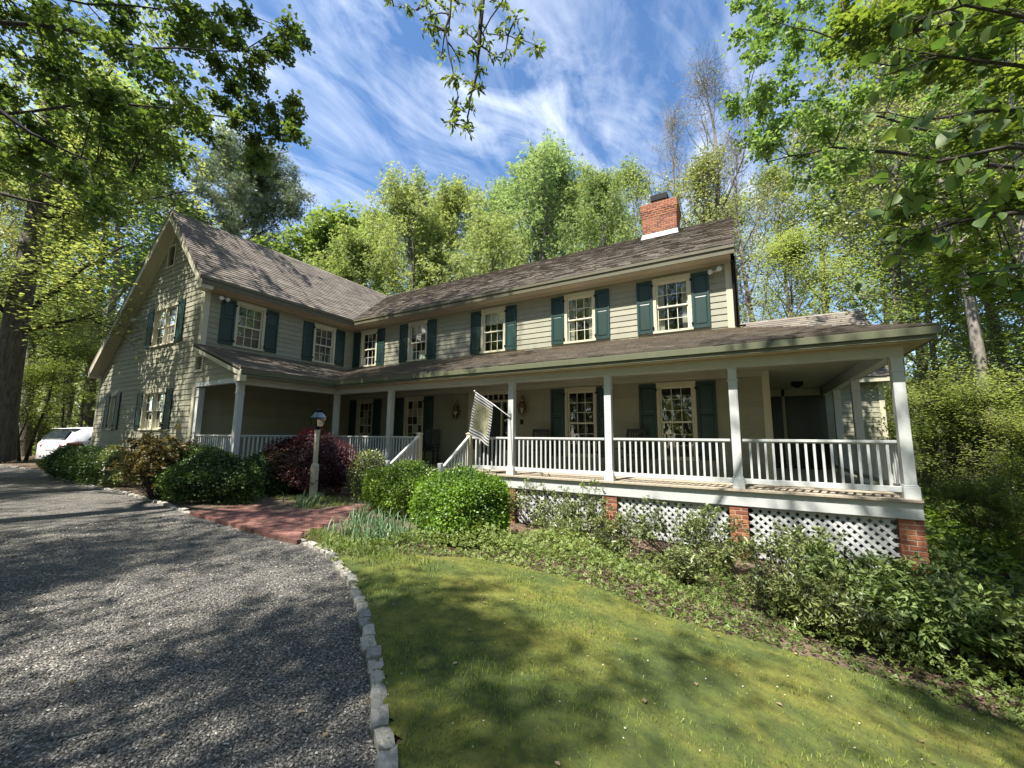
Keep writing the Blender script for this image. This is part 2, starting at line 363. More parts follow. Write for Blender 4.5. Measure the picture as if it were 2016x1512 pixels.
# ------------------------------------------------------------------ terrain, driveway, lawn, walk
def grid_mesh(xs, ys, zf, name, m):
    X, Y = np.meshgrid(xs, ys, indexing='xy'); Z = zf(X, Y); nx, ny = len(xs), len(ys)
    V = np.stack([X, Y, Z], -1).reshape(-1, 3); i = np.arange(nx-1); j = np.arange(ny-1); I, J = np.meshgrid(i, j, indexing='xy')
    a = (J*nx+I).ravel(); F = np.stack([a, a+1, a+nx+1, a+nx], 1); return np_mesh(name, V, F, m, smooth=True)
LK = [ong(u, v, -.015)[:2] for u, v in ((374, 1009), (330, 995), (294, 985), (240, 970), (190, 959), (150, 949), (111, 939.5), (75, 929.6), (45, 922), (16, 917))]
LK = [np.array(p) for p in LK]; LK.append(LK[-1]+(LK[-1]-LK[-3])*1.5)
WALKF = [onz(u, v, -.66)[:2] for u, v in ((374, 1010), (432, 1026), (500, 1045), (545, 1058), (585, 1067))]
DRIVE = [tuple(p) for p in reversed(LK)]+[tuple(p) for p in WALKF]+[tuple(p) for p in KERB]+[(14.3, -30), (-60, -30), (-60, LK[-1][1])]
DR = np.array(DRIVE)
def inpoly(x, y, P):
    x = np.asarray(x); y = np.asarray(y); c = np.zeros(x.shape, bool); n = len(P); j = n-1
    for i in range(n):
        xi, yi = P[i]; xj, yj = P[j]
        if yi != yj:
            k = ((yi > y) != (yj > y)) & (x < (xj-xi)*(y-yi)/(yj-yi)+xi); c ^= k
        j = i
    return c
def polydist(x, y, P):
    d = np.full(np.shape(x), 1e9)
    for i in range(len(P)):
        a = np.array(P[i]); b = np.array(P[(i+1) % len(P)]); ab = b-a
        t = np.clip(((x-a[0])*ab[0]+(y-a[1])*ab[1])/(ab@ab+1e-9), 0, 1); d = np.minimum(d, np.hypot(x-a[0]-t*ab[0], y-a[1]-t*ab[1]))
    return d
def gz(X, Y):
    z = h(X, Y); k = inpoly(X, Y, DRIVE); d = polydist(X, Y, DRIVE)
    return np.where(k, np.minimum(z, -.80), z)
xs = np.concatenate([np.linspace(-160, -22, 40)[:-1], np.linspace(-22, 22, 221)[:-1], np.linspace(22, 160, 40)])
ys = np.concatenate([np.linspace(-60, -20, 14)[:-1], np.linspace(-20, 14, 171)[:-1], np.linspace(14, 180, 50)])
g = ob('ground', grid_mesh(xs, ys, gz, 'ground', MULCH)); g['kind'] = 'structure'; g['label'] = 'brown leafy woodland soil around the house'
def flat(name, P, z, m):
    v = [(float(x), float(y), z) for x, y in P]; tri = tessellate_polygon([[Vector(p) for p in v]])
    me = bpy.data.meshes.new(name); me.from_pydata(v, [], [tuple(t) for t in tri]); me.materials.append(m); me.update()
    bm = bmesh.new(); bm.from_mesh(me); bmesh.ops.recalc_face_normals(bm, faces=bm.faces)
    if sum(f.normal.z for f in bm.faces) < 0: bmesh.ops.reverse_faces(bm, faces=bm.faces)
    bm.to_mesh(me); bm.free(); return ob(name, me)
dv = flat('driveway', DRIVE, -.70, GRAVEL)
bm = bmesh.new(); bm.from_mesh(dv.data)
for xx in np.arange(-14, -3, 1.0): bmesh.ops.bisect_plane(bm, geom=bm.verts[:]+bm.edges[:]+bm.faces[:], plane_co=(xx, 0, 0), plane_no=(1, 0, 0))
for v_ in bm.verts: v_.co.z += .22*float(sstep(-4, -12, v_.co.x))
bm.to_mesh(dv.data); bm.free(); dv['kind'] = 'structure'; dv['label'] = 'grey gravel driveway sweeping past the house'
# loose gravel, real stones over the near driveway
def hex_stones(P, S, seed, m, name):
    r = np.random.default_rng(seed); n = len(P)
    T = np.array([(1, 0, 0), (0, 1, 0), (-1, 0, 0), (0, -1, 0), (0, 0, .8), (0, 0, -.6)], float)
    Fc = np.array([(0, 1, 4), (1, 2, 4), (2, 3, 4), (3, 0, 4), (1, 0, 5), (2, 1, 5)])
    an = r.uniform(0, 2*np.pi, n); c, s = np.cos(an), np.sin(an)
    V = T[None]*(S[:, None, None]*r.uniform(.6, 1.25, (n, 6, 1)))*np.array([1.1, .8, .62]) ; x = V[..., 0]*c[:, None]-V[..., 1]*s[:, None]; y = V[..., 0]*s[:, None]+V[..., 1]*c[:, None]
    tl = r.normal(0, .35, (n, 2)); z = V[..., 2]+x*tl[:, :1]+y*tl[:, 1:]
    V = np.stack([x, y, z], -1)+P[:, None]
    F = (Fc[None]+(np.arange(n)*6)[:, None, None]).reshape(-1, 3)
    return np_mesh(name, V.reshape(-1, 3), F, m, {'tone': np.repeat(r.uniform(0, 1, n)**1.3, 6)})
n = 130000
rr_ = 1.2+9.5*rng.uniform(0, 1, n)**1.25; th = rng.uniform(R(95), R(200), n)
gx = CAM[0]+rr_*np.cos(th); gy = CAM[1]+rr_*np.sin(th)
k = inpoly(gx, gy, DRIVE); gx, gy, rr_ = gx[k], gy[k], rr_[k]
P = np.stack([gx, gy, np.full(len(gx), -.695)+rng.uniform(0, .008, len(gx))], 1)
gs = ob('loose_gravel', hex_stones(P, rng.uniform(.0035, .008, len(P))*(1+.085*rr_), 3, GSTONE, 'loose_gravel')); tag(gs, 'loose crushed grey stone lying over the driveway', 'gravel', kind='stuff')

# lawn
LE = [ong(u, v)[:2] for u, v in ((2200, 1530), (2016, 1440), (1900, 1400), (1700, 1330), (1500, 1270), (1300, 1215), (1200, 1170), (1100, 1135), (930, 1100), (800, 1095), (690, 1098))]
LAWN = [tuple(p) for p in LE]+[tuple(p+np.array([.02, .0])) for p in KERB[1:]]+[(24, -18)]
lx = np.arange(8.5, 24, .07); ly = np.arange(-18, -5, .07)
X, Y = np.meshgrid(lx, ly); kk = inpoly(X+rng.normal(0, .02, X.shape), Y, LAWN)
Z = h(X, Y)+.012+.006*np.sin(X*9+np.sin(Y*7)*2)*np.sin(Y*8)
V = np.stack([X, Y, Z], -1).reshape(-1, 3); nx = len(lx)
a = np.where((kk[:-1, :-1]).ravel())[0]; J = a//(nx-1); I = a % (nx-1); a = J*nx+I
lw = ob('lawn', np_mesh('lawn', V, np.stack([a, a+1, a+nx+1, a+nx], 1), LAWNM, smooth=True)); lw['kind'] = 'structure'; lw['label'] = 'mossy yellow green lawn beside the kerb'
def blades(P, H, W, mat_, name, lean=.5, seed=1, tone=None):
    r = np.random.default_rng(seed); n = len(P); an = r.uniform(0, 2*np.pi, n); d = np.stack([np.cos(an), np.sin(an), np.zeros(n)], 1)
    q = np.stack([-np.sin(an), np.cos(an), np.zeros(n)], 1); ln = r.uniform(.1, 1, n)[:, None]*lean*H[:, None]
    a2 = r.uniform(0, 2*np.pi, n); e = np.stack([np.cos(a2), np.sin(a2), np.zeros(n)], 1)
    up = np.array([0, 0, 1.])
    b0 = P-q*W[:, None]/2; b1 = P+q*W[:, None]/2; mid = P+up*H[:, None]*.6+e*ln*.35; t = P+up*H[:, None]*.95+e*ln
    V = np.stack([b0, b1, mid+q*W[:, None]*.35, mid-q*W[:, None]*.35, t], 1).reshape(-1, 3)
    b = (np.arange(n)*5)[:, None]; F = np.concatenate([b+np.array([[0, 1, 2]]), b+np.array([[0, 2, 3]]), b+np.array([[3, 2, 4]])])
    tn = r.uniform(0, 1, n) if tone is None else tone
    return np_mesh(name, V, F, mat_, {'tone': np.repeat(tn, 5)})
n = 170000
rr_ = .9+9*rng.uniform(0, 1, n)**1.1; th = rng.uniform(R(15), R(190), n); gx = CAM[0]+rr_*np.cos(th); gy = CAM[1]+rr_*np.sin(th)
k = inpoly(gx, gy, LAWN); gx, gy, rr_ = gx[k], gy[k], rr_[k]
pat = .5+.5*np.sin(gx*2.3+np.sin(gy*1.9)*2)*np.cos(gy*2.1+gx*.7); k = rng.uniform(0, 1, len(gx)) < .35+.65*pat; gx, gy, rr_, pat = gx[k], gy[k], rr_[k], pat[k]
P = np.stack([gx, gy, h(gx, gy)+.008], 1)
gr = ob('grass', blades(P, rng.uniform(.010, .038, len(P))*(.6+.7*pat), .0035+.0008*rr_, L_GRASS, 'grass', .8, 5)); tag(gr, 'short uneven grass blades in the mossy lawn', 'grass', kind='stuff')

# brick walk
WALK = [tuple(p) for p in WALKF]+[tuple(onz(u, v, -.64)[:2]) for u, v in ((600, 1050), (650, 1030), (720, 1020), (790, 1010))]+[(7.6, -3.1), (6.0, -3.1)]+[tuple(onz(u, v, -.64)[:2]) for u, v in ((735, 990), (660, 998), (612, 1003), (560, 994), (480, 993))]
sb = flat('walk_bed', WALK, -.672, WALKJ); sb['kind'] = 'structure'; sb.name = 'brick_walk'
sb['label'] = 'red brick walk from the gravel to the porch steps'
bm_ = MB(); bm_.box(-.1, -.05, -.04, .1, .05, 0); pav = bm_.mesh('brick', PAVER)
WA = np.array(WALK); wx0, wy0 = WA.min(0); wx1, wy1 = WA.max(0); ca, sa = math.cos(R(12)), math.sin(R(12)); cand = []
for i in range(-40, 60):
    for j in range(-70, 70):
        lx_ = i*.207+(.1035 if j % 2 else 0); ly_ = j*.107; x = 5.5+lx_*ca-ly_*sa; y = -5.5+lx_*sa+ly_*ca
        if wx0 < x < wx1 and wy0 < y < wy1: cand.append((x, y))
cand = np.array(cand); k = inpoly(cand[:, 0], cand[:, 1], WALK) & (polydist(cand[:, 0], cand[:, 1], WALK) > .05); cand = cand[k]
cand = cand[np.argsort(np.hypot(cand[:, 0]-CAM[0], cand[:, 1]-CAM[1]))]
rest = MB()
for q, (x, y) in enumerate(cand):
    z = -.64+random.uniform(-.003, .004)
    if q < 290:
        o = ob('brick', pav, sb, (x, y, z), R(12)+random.gauss(0, .01)); o.rotation_euler.x = random.gauss(0, .012)
    else:
        rest.ct = random.random(); c = [(x+a*ca-b*sa, y+a*sa+b*ca) for a, b in ((-.1, -.05), (.1, -.05), (.1, .05), (-.1, .05))]
        rest.hexa([(a, b, z-.04) for a, b in c]+[(a, b, z) for a, b in c])
if rest.v: rest.build('bricks', PAVER, sb, kind='stuff')
ed_ = MB()
for a_, b_ in zip(WALKF[:-1], WALKF[1:]):
    d_ = b_-a_; L_ = np.linalg.norm(d_); d_ = d_/L_; k_n = max(1, int(L_/.205))
    for i in range(k_n): c0 = a_+d_*(i*L_/k_n); c1 = a_+d_*((i+1)*L_/k_n-.008); nrm_ = np.array([-d_[1], d_[0]]); ed_.ct = random.random(); q_ = [(*c0, 0), (*c1, 0), (*(c1+nrm_*.07), 0), (*(c0+nrm_*.07), 0)]; ed_.hexa([(x_, y_, -.78) for x_, y_, _ in q_]+[(x_, y_, -.636) for x_, y_, _ in q_])
ed_.build('edging_bricks', PAVER, sb, kind='stuff')

# stone kerb: granite setts, one object each
kb = empty('stone_kerb'); tag(kb, 'row of rough granite setts edging the gravel driveway', 'stone kerb')
def sett_mesh(seed):
    r = random.Random(seed); bm = bmesh.new(); bmesh.ops.create_cube(bm, size=1)
    bmesh.ops.subdivide_edges(bm, edges=bm.edges[:], cuts=1, use_grid_fill=True)
    for v in bm.verts:
        k = max(abs(v.co.x), abs(v.co.y), abs(v.co.z)); nrm = v.co.normalized()*.62
        v.co = v.co*.86+nrm*.14; v.co += Vector([r.gauss(0, .035) for _ in range(3)])
    me = bpy.data.meshes.new('sett'); bm.to_mesh(me); bm.free(); me.materials.append(SETT)
    me.polygons.foreach_set('use_smooth', [False]*len(me.polygons)); return me
setts = [sett_mesh(i) for i in range(9)]
def kerb_line(P, name='sett'):
    P = [np.array(p) for p in P]; seg = [np.linalg.norm(b-a) for a, b in zip(P[:-1], P[1:])]; L = sum(seg); s = .05; q = 0
    while s < L-.1:
        ln = random.uniform(.15, .22); m_ = s+ln/2; a = 0
        for i, sg in enumerate(seg):
            if m_ <= a+sg: break
            a += sg
        d = (P[i+1]-P[i])/seg[i]; p = P[i]+d*(m_-a)
        o = ob(name, random.choice(setts), kb, (p[0]+random.gauss(0, .006), p[1]+random.gauss(0, .006), -.752+random.gauss(0, .010)+.22*float(sstep(-4, -12, p[0]))), math.atan2(d[1], d[0])+random.gauss(0, .05))
        o.scale = (ln*.97, random.uniform(.08, .105), random.uniform(.19, .23)); o.rotation_euler.x = random.gauss(0, .04); o.rotation_euler.y = random.gauss(0, .04)
        s += ln+random.uniform(-.004, .008); q += 1
kerb_line([k+np.array([.03, .02]) for k in KERB[:-1]])
kerb_line(LK)

# ------------------------------------------------------------------ house
house = empty('farmhouse', (0, 0, 0)); tag(house, 'two-storey tan clapboard farmhouse with green shutters and a long white wraparound porch', 'house')
LX, GX, WY = 13.93, -7.915, -5.464; MD = 8.0
class Fr:
    def __init__(s, o, sv, nv): s.o = Vector(o); s.s = Vector(sv); s.n = Vector(nv)
    def p(s, a, z, n=0): return s.o+s.s*a+s.n*n+Vector((0, 0, z))
    def box(s, mb, a0, z0, a1, z1, n0, n1):
        mb.hexa([s.p(a0, z0, n1), s.p(a1, z0, n1), s.p(a1, z0, n0), s.p(a0, z0, n0), s.p(a0, z1, n1), s.p(a1, z1, n1), s.p(a1, z1, n0), s.p(a0, z1, n0)])
MAIN = Fr((0, 0, 0), (1, 0, 0), (0, -1, 0)); WING = Fr((0, 0, 0), (0, 1, 0), (1, 0, 0)); GAB = Fr((0, WY, 0), (1, 0, 0), (0, -1, 0))
NB = [0]; LEFTOVER = MB(); SHEATH = MB(); EX = .165
def siding(fr, sA, sB, zA, zB, ops=(), clip=None):
    z = zA
    while z < zB-.02:
        z1 = min(z+EX, zB); lo, hi = (sA, sB) if clip is None else clip(z1)
        if hi-lo > .05:
            cuts = sorted({lo, hi, *[min(max(o[0], lo), hi) for o in ops if o[2] < z1 and o[3] > z], *[min(max(o[1], lo), hi) for o in ops if o[2] < z1 and o[3] > z]})
            for a, b in zip(cuts[:-1], cuts[1:]):
                if b-a < .02: continue
                m_ = (a+b)/2; rem = [(z, z1)]
                for o in ops:
                    if o[0] < m_ < o[1]:
                        nr = []
                        for c, d in rem:
                            if o[2] >= d or o[3] <= c: nr.append((c, d)); continue
                            if o[2]-c > .02: nr.append((c, o[2]))
                            if d-o[3] > .02: nr.append((o[3], d))
                        rem = nr
                for c, d in rem:
                    la, lb = (a, b)
                    w0, w1 = (la, lb), (la, lb)
                    if clip is not None and abs(a-lo) < 1e-6: pass
                    bmb = LEFTOVER if NB[0] >= 296 or d-c < .08 else MB(); f = (d-c)/EX; g_ = .0015
                    bmb.ct = random.random()
                    pts = [fr.p(a+g_, c, .024), fr.p(b-g_, c, .024), fr.p(b-g_, c, 0), fr.p(a+g_, c, 0), fr.p(a+g_, d+.004, .024-.018*f), fr.p(b-g_, d+.004, .024-.018*f), fr.p(b-g_, d+.004, 0), fr.p(a+g_, d+.004, 0)]
                    bmb.hexa(pts)
                    if bmb is not LEFTOVER: bmb.build('siding_board', SIDING, house); NB[0] += 1
                    fr.box(SHEATH, a, c, b, d, -.10, -.004)
        z = z1
def wins(lst): return lst
zt, zb = 5.18, 3.68
UP = [(.45, 1.41), (3.08, 4.04), (6.43, 7.39), (9.47, 10.43), (12.05, 13.01)]
LOW = [(.42, 1.38, .36, 2.34), (3.04, 4.0, .36, 2.34), (9.46, 10.42, .36, 2.34), (12.05, 13.0, .36, 2.34)]
DOOR = (5.99, 7.69, .0, 2.47)
mops = [(a+.05, b-.05, zb+.05, zt-.05) for a, b in UP]
siding(MAIN, 0, LX-.02, 3.5, 5.42, mops)
wops = [(-4.60+.05, -3.66-.05, 3.74, 5.13), (-1.86+.05, -.92-.05, 3.71, 5.10)]
siding(WING, WY+.1, 0, 3.5, 5.42, wops)
SR, SL = 1.03, .862; ZR = 8.376; XR = -2.28
gops = [(-3.47+.05, -1.70-.05, 3.87, 5.16), (-3.57+.05, -1.86-.05, 1.08, 2.31), (-6.50+.05, -5.98-.05, 1.09, 2.36), (-2.93, -2.42, 6.6, 7.3), (-.1, .36, 2.76, 3.24)]
def gclip(z):
    lo = max(GX, XR-(ZR-.12-z)/SL); hi = min(0, XR+(ZR-.12-z)/SR)
    if z > 2.46 and z < 3.6: hi = min(2.5, max(0, (3.56-z)/.345))
    return (lo, hi)
siding(GAB, GX, 0, -.70, ZR-.25, gops, gclip)
siding(MAIN, 0, 14.45, .0, 2.56, [(a+.05, b-.05, c+.05, d-.05) for a, b, c, d in LOW]+[(DOOR[0]+.03, DOOR[1]-.03, 0, 2.42)])
siding(WING, WY+.1, 0, .0, 2.56)
LEFTOVER.build('siding_trimmings', SIDING, house, kind='stuff')
SHEATH.build('wall', SIDING, house)
# other walls, blind sides
mb = MB(); mb.box(LX-.1, .0, .0, LX, MD, 5.5); mb.box(GX, WY+.1, -.8, GX+.1, MD, 3.5); mb.box(GX, MD-.1, -.8, LX, MD, 5.5)
mb.box(GX+.1, WY+.12, -.8, -.02, WY+.14, -.65)
mb.prism([(LX-.05, 0, 5.45), (LX-.05, 8, 5.45), (LX-.05, 4, 8.35)], (.05, 0, 0)); mb.box(GX, -.05, -1.3, LX, 0, -.02)
mb.build('back_wall', SIDING, house)
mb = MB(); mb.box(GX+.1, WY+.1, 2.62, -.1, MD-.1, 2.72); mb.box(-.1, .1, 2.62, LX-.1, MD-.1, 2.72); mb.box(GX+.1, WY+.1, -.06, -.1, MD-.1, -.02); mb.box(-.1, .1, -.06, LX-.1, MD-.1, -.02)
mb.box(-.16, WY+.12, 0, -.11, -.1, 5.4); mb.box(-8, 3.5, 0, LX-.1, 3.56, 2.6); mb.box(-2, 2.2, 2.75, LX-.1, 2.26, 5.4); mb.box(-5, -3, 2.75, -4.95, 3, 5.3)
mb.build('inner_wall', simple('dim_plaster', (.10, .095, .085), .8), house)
# trim
def cb(fr, a0, a1, z0, z1, side=None):
    T = MB(); fr.box(T, a0, z0, a1, z1, -.02, .035)
    if side: T.box(*side)
    T.build('corner_board', TRIM, house, bevel=.004)
cb(MAIN, LX-.12, LX+.02, 3.5, 5.36, (LX-.01, -.034, 3.5, LX+.03, .14, 5.355)); cb(GAB, -.12, .03, 3.55, 5.42, (-.01, WY-.034, 3.55, .036, WY+.12, 5.36))
cb(GAB, GX-.03, GX+.10, -.75, 3.36, (GX-.033, WY-.034, -.75, GX, WY+.1, 3.355))
cb(GAB, -.12, .03, -.7, 2.3); cb(MAIN, 14.43, 14.56, 0, 2.55, (14.55, -.034, 0, 14.58, .12, 2.545))
# roofs
def plane_roof(name, o, e, s, poly, thick=.09, course=.14, tab=.30, seed=0, sh=True):
    """o origin, e unit eave dir, s unit up-slope dir, poly in (a,b)"""
    o, e, s = Vector(o), Vector(e).normalized(), Vector(s).normalized(); n = e.cross(s)
    if n.z < 0: n = -n
    mb = MB(); mb.ct = .3; mb.prism([o+e*a+s*b for a, b in poly], -n*thick); rf = mb.build('roof', SHING if sh else SHING, house)
    if not sh: return rf
    r = random.Random(seed); mb = MB(); B1 = max(b for a, b in poly); b = 0
    while b < B1:
        bm = b+course*.5; xsn = []
        for (a0, b0), (a1, b1) in zip(poly, poly[1:]+poly[:1]):
            if (b0 > bm) != (b1 > bm): xsn.append(a0+(a1-a0)*(bm-b0)/(b1-b0))
        xsn.sort()
        for lo, hi in zip(xsn[::2], xsn[1::2]):
            a = lo-r.uniform(0, tab)
            while a < hi:
                w_ = r.uniform(.6, 1.3)*tab; x0, x1 = max(a, lo), min(a+w_-.006, hi)
                if x1-x0 > .02:
                    mb.ct = min(1, max(0, r.gauss(.5, .20))); t0 = .020+r.uniform(-.003, .008); j = r.uniform(-.006, .006)
                    c = [o+e*x0+s*(b+j), o+e*x1+s*(b+j), o+e*x1+s*(b+course+.02), o+e*x0+s*(b+course+.02)]
                    mb.hexa([c[0]+n*.001, c[1]+n*.001, c[2]+n*.0005, c[3]+n*.0005, c[0]+n*t0, c[1]+n*t0, c[2]+n*.002, c[3]+n*.002])
                a += w_
        b += course
    mb.build('shingles', SHING, rf, kind='stuff'); return rf
mz, ms = 5.58, .656; k_ = math.hypot(1, ms)
def sl(y): return (y+.45)*k_
plane_roof('m', (0, -.45, mz), (1, 0, 0), (0, 1, ms), [(.3, 0), (LX+.14, 0), (LX+.14, sl(4)), (.9, sl(4)), (-2.28, sl(3.80)), (-2.28, sl(3.0))], seed=1)
plane_roof('mb', (0, 8.45, mz), (-1, 0, 0), (0, -1, ms), [(-LX-.14, 0), (4, 0), (4, sl(4)), (-LX-.14, sl(4))], sh=False)
kr = math.hypot(1, SR); kl = math.hypot(1, SL)
plane_roof('wr', (.45, 0, 5.565), (0, 1, 0), (-1, 0, SR), [(WY-.35, 0), (2.0, 0), (5, 2.73*kr), (WY-.35, 2.73*kr)], seed=2)
plane_roof('wl', (-8.06, 0, ZR-SL*(8.06+XR)-.0), (0, -1, 0), (1, 0, SL), [(-8.4, 0), (-WY+.35, 0), (-WY+.35, (8.06+XR)*kl), (-8.4, (8.06+XR)*kl)], seed=3, sh=False)
pz, ps, PY = 2.646, .345, 2.82; kp = math.hypot(1, ps); H0 = 2.80
plane_roof('p', (0, -PY, pz), (1, 0, 0), (0, 1, ps), [(2.5, 0), (16.68, 0), (16.68-H0, H0*kp), (0, H0*kp), (0, 2.5*kp)], seed=4, course=.125)
plane_roof('pw', (2.76, 0, pz), (0, 1, 0), (-1, 0, ps), [(WY-.18, 0), (-2.6, 0), (-.1, 2.72*kp), (WY-.18, 2.72*kp)], seed=5, course=.125)
plane_roof('ps', (16.68, 0, pz), (0, 1, 0), (-1, 0, ps), [(-PY, 0), (7, 0), (7, H0*kp), (0, H0*kp)], seed=6, sh=False)
RT = MB(); RT.cm = 0
# upper eaves: gutter board, soffit and moulding
RT.box(.47, -.47, mz-.24, LX+.12, -.44, mz-.035); RT.box(.44, -.50, mz-.10, LX+.13, -.465, mz-.02)
RT.box(.44, WY-.33, mz-.255, .47, -.45, mz-.04); RT.box(.465, WY-.34, mz-.115, .50, -.47, mz-.03)
RT.box(LX+.02, -.44, mz-.24, LX+.12, .0, mz-.05)
RT.build('gutter', painted('olive_gutter_paint', (.095, .088, .052), .05, .45), house, bevel=.006)
SO = MB(); SO.box(.03, -.44, mz-.24, LX+.11, -.0, mz-.21); SO.box(.0, WY-.30, mz-.256, .44, -.44, mz-.225); 
for i in range(3):
    SO.box(.04, -.06-.035*i, mz-.30+.02*i, LX, -.026-.035*i, mz-.241); SO.box(.026+.035*i, WY, mz-.315+.02*i, .06+.035*i, -.06, mz-.257)
SO.build('soffit', SOFF, house, bevel=.003)
# rake boards on the gable
RB = MB(); yo = WY-.35
def rake(p0, p1, dep, y0, y1):
    p0, p1 = Vector(p0), Vector(p1); RB.hexa([(p0.x, y0, p0.z-dep), (p1.x, y0, p1.z-dep), (p1.x, y1, p1.z-dep), (p0.x, y1, p0.z-dep), (p0.x, y0, p0.z), (p1.x, y0, p1.z), (p1.x, y1, p1.z), (p0.x, y1, p0.z)])
up = .125
rake((XR-5.78, 0, ZR-SL*5.78-up), (XR, 0, ZR-up), .24, yo, yo+.03); rake((XR, 0, ZR-up), (XR+2.76, 0, ZR-SR*2.76-up), .24, yo, yo+.03)
rake((XR-5.78, 0, ZR-SL*5.78-up-.2), (XR, 0, ZR-up-.2), .02, yo+.03, WY+.02); rake((XR, 0, ZR-up-.2), (XR+2.6, 0, ZR-SR*2.6-up-.2), .02, yo+.03, WY+.02)
rake((XR-5.6, 0, ZR-SL*5.6-up-.22), (XR, 0, ZR-up-.22), .14, WY-.045, WY+.01); rake((XR, 0, ZR-up-.22), (XR+2.3, 0, ZR-SR*2.3-up-.22), .14, WY-.045, WY+.01)
RB.box(.05, yo+.01, 5.2, .44, WY+.0, 5.32); RB.box(-8.04, yo+.005, 3.08, -7.9, WY+.02, 3.28)
rake((0, 0, 3.62-.07), (2.78, 0, 3.62-.345*2.78-.07), .17, WY-.18, WY-.15); rake((0, 0, 3.62-.235), (2.7, 0, 3.62-.345*2.7-.235), .02, WY-.15, WY+.02)
RB.box(2.44, WY-.17, 2.30, 2.76, WY-.01, 2.46)
RB.build('rake_board', TRIM, house, bevel=.004)
rr0 = MB(); rr0.box(LX+.09, -.44, mz-.2, LX+.135, -.1, mz-.05)
rake2 = MB()
def rk(mb, x0, x1, p, q, dep): mb.hexa([(x0, p[0], p[1]-dep), (x0, q[0], q[1]-dep), (x1, q[0], q[1]-dep), (x1, p[0], p[1]-dep), (x0, p[0], p[1]), (x0, q[0], q[1]), (x1, q[0], q[1]), (x1, p[0], p[1])])
rk(rake2, LX+.10, LX+.13, (-.44, mz-.09), (4, mz+ms*4.45-.1), .2); rk(rake2, LX+.13, LX+.10, (8.44, mz-.09), (4, mz+ms*4.45-.1), .2)
rake2.build('rake_trim', TRIM, house)
# attic infill behind the eaves
AT = MB(); AT.prism([(GX+.1, WY+.02, 3.3), (-.05, WY+.02, 3.3), (-.05, WY+.02, 5.7), (XR, WY+.02, 8.0)], (0, .05, 0))
# porch: floor, skirt, piers, lattice, beam, ceiling, posts
DX, DY, SX = 2.308, 2.373, 16.23
fl = MB(); bw = .135
x = .0
while x < SX+.1:
    x1 = min(x+bw-.004, SX+.13); y0 = -DY-.17
    if x > DX: fl.box(x, y0, -.035+random.uniform(-.001, .001), x1, 0 if x < 14.4 else 6.9, random.uniform(-.001, .001))
    x += bw
fl.build('floor_boards', FLOORB, house, kind='stuff')
fl = MB(); y = WY+.05
while y < -.05:
    fl.box(.02, y, -.034, DX+.17 if y < -DY-.2 else DX+.0, min(y+bw-.004, -.01), 0); y += bw
fl.build('floor_boards', FLOORB, house, kind='stuff')
pr_ = MB(); y = .05
SK = MB(); SK.box(DX-.12, -DY-.11, -.30, SX+.10, -DY-.07, -.037); SK.box(SX+.06, -DY-.07, -.30, SX+.10, 6.9, -.038); SK.box(DX+.06, WY+.02, -.30, DX+.10, -DY-.11, -.037)
SK.box(.0, WY-.03, -.30, DX+.10, WY+.01, -.037)
SK.build('skirt_board', WHITE, house, bevel=.004)
BM = MB(); zb0 = 2.26
BM.box(DX-.09, -DY-.09, zb0, SX+.09, -DY+.09, 2.50); BM.box(DX-.09, WY+.0, zb0, DX+.09, -DY-.09, 2.50); BM.box(SX-.09, -DY+.09, zb0, SX+.09, 6.9, 2.50)
BM.box(.0, WY-.015, 2.30, DX+.08, WY+.09, 2.46)
BM.build('porch_beam', WHITE, house, bevel=.004)
PF = MB(); PF.box(2.76, -PY+.02, 2.43, 16.63, -PY+.05, 2.60); PF.box(2.70, -PY-.015, 2.50, 16.66, -PY+.02, pz-.025)
PF.box(2.71, WY-.16, 2.43, 2.74, -PY+.02, 2.60); PF.box(2.735, WY-.17, 2.50, 2.765, -PY+.015, pz-.03); PF.box(16.60, -PY+.05, 2.43, 16.63, 6.9, 2.60)
PF.build('porch_fascia', painted('sage_fascia_paint', (.095, .102, .058), .05, .5), house, bevel=.005)
PS = MB(); PS.box(DX+.09, -PY+.05, 2.44, 16.60, -DY-.09, 2.46); PS.box(DX+.09, WY-.14, 2.441, 2.71, -PY+.05, 2.461); PS.box(SX+.09, -DY-.09, 2.441, 16.60, 6.9, 2.461)
PS.box(DX+.09, -DY-.15, 2.40, SX+.15, -DY-.09, 2.44); PS.build('porch_soffit', SOFF, house, bevel=.003)
PC = MB(); PC.box(.0, -DY+.09, 2.50, SX-.09, -.0, 2.53); PC.box(.0, WY+.02, 2.501, DX-.09, -DY+.09, 2.531); PC.box(14.4, 0, 2.502, SX-.09, 6.9, 2.532)
PC.box(.02, -.09, 2.38, 14.43, -.03, 2.50); PC.build('porch_ceiling', CEIL, house)
POSTS = [(DX, WY+.09), (DX, -DY), (4.81, -DY), (9.02, -DY), (11.46, -DY), (13.88, -DY), (SX, -DY), (SX, .6), (SX, 2.87), (SX, 5.6)]
def post_mesh(w_=.15, top=zb0):
    mb = MB(); a = w_/2; mb.box(-a, -a, .2, a, a, top); mb.box(-a-.025, -a-.025, 0, a+.025, a+.025, .19); mb.box(-a-.015, -a-.015, .19, a+.015, a+.015, .215)
    mb.box(-a-.018, -a-.018, top-.26, a+.018, a+.018, top-.235); mb.box(-a-.012, -a-.012, top-.03, a+.012, a+.012, top-.001)
    return mb.mesh('porch_post', WHITE)
pm = post_mesh()
for x, y in POSTS:
    o = ob('porch_post', pm, house, (x, y, 0)); b = o.modifiers.new('bevel', 'BEVEL'); b.width = .005; b.segments = 1
o = ob('pilaster', pm, house, (.12, WY+.085, 0))
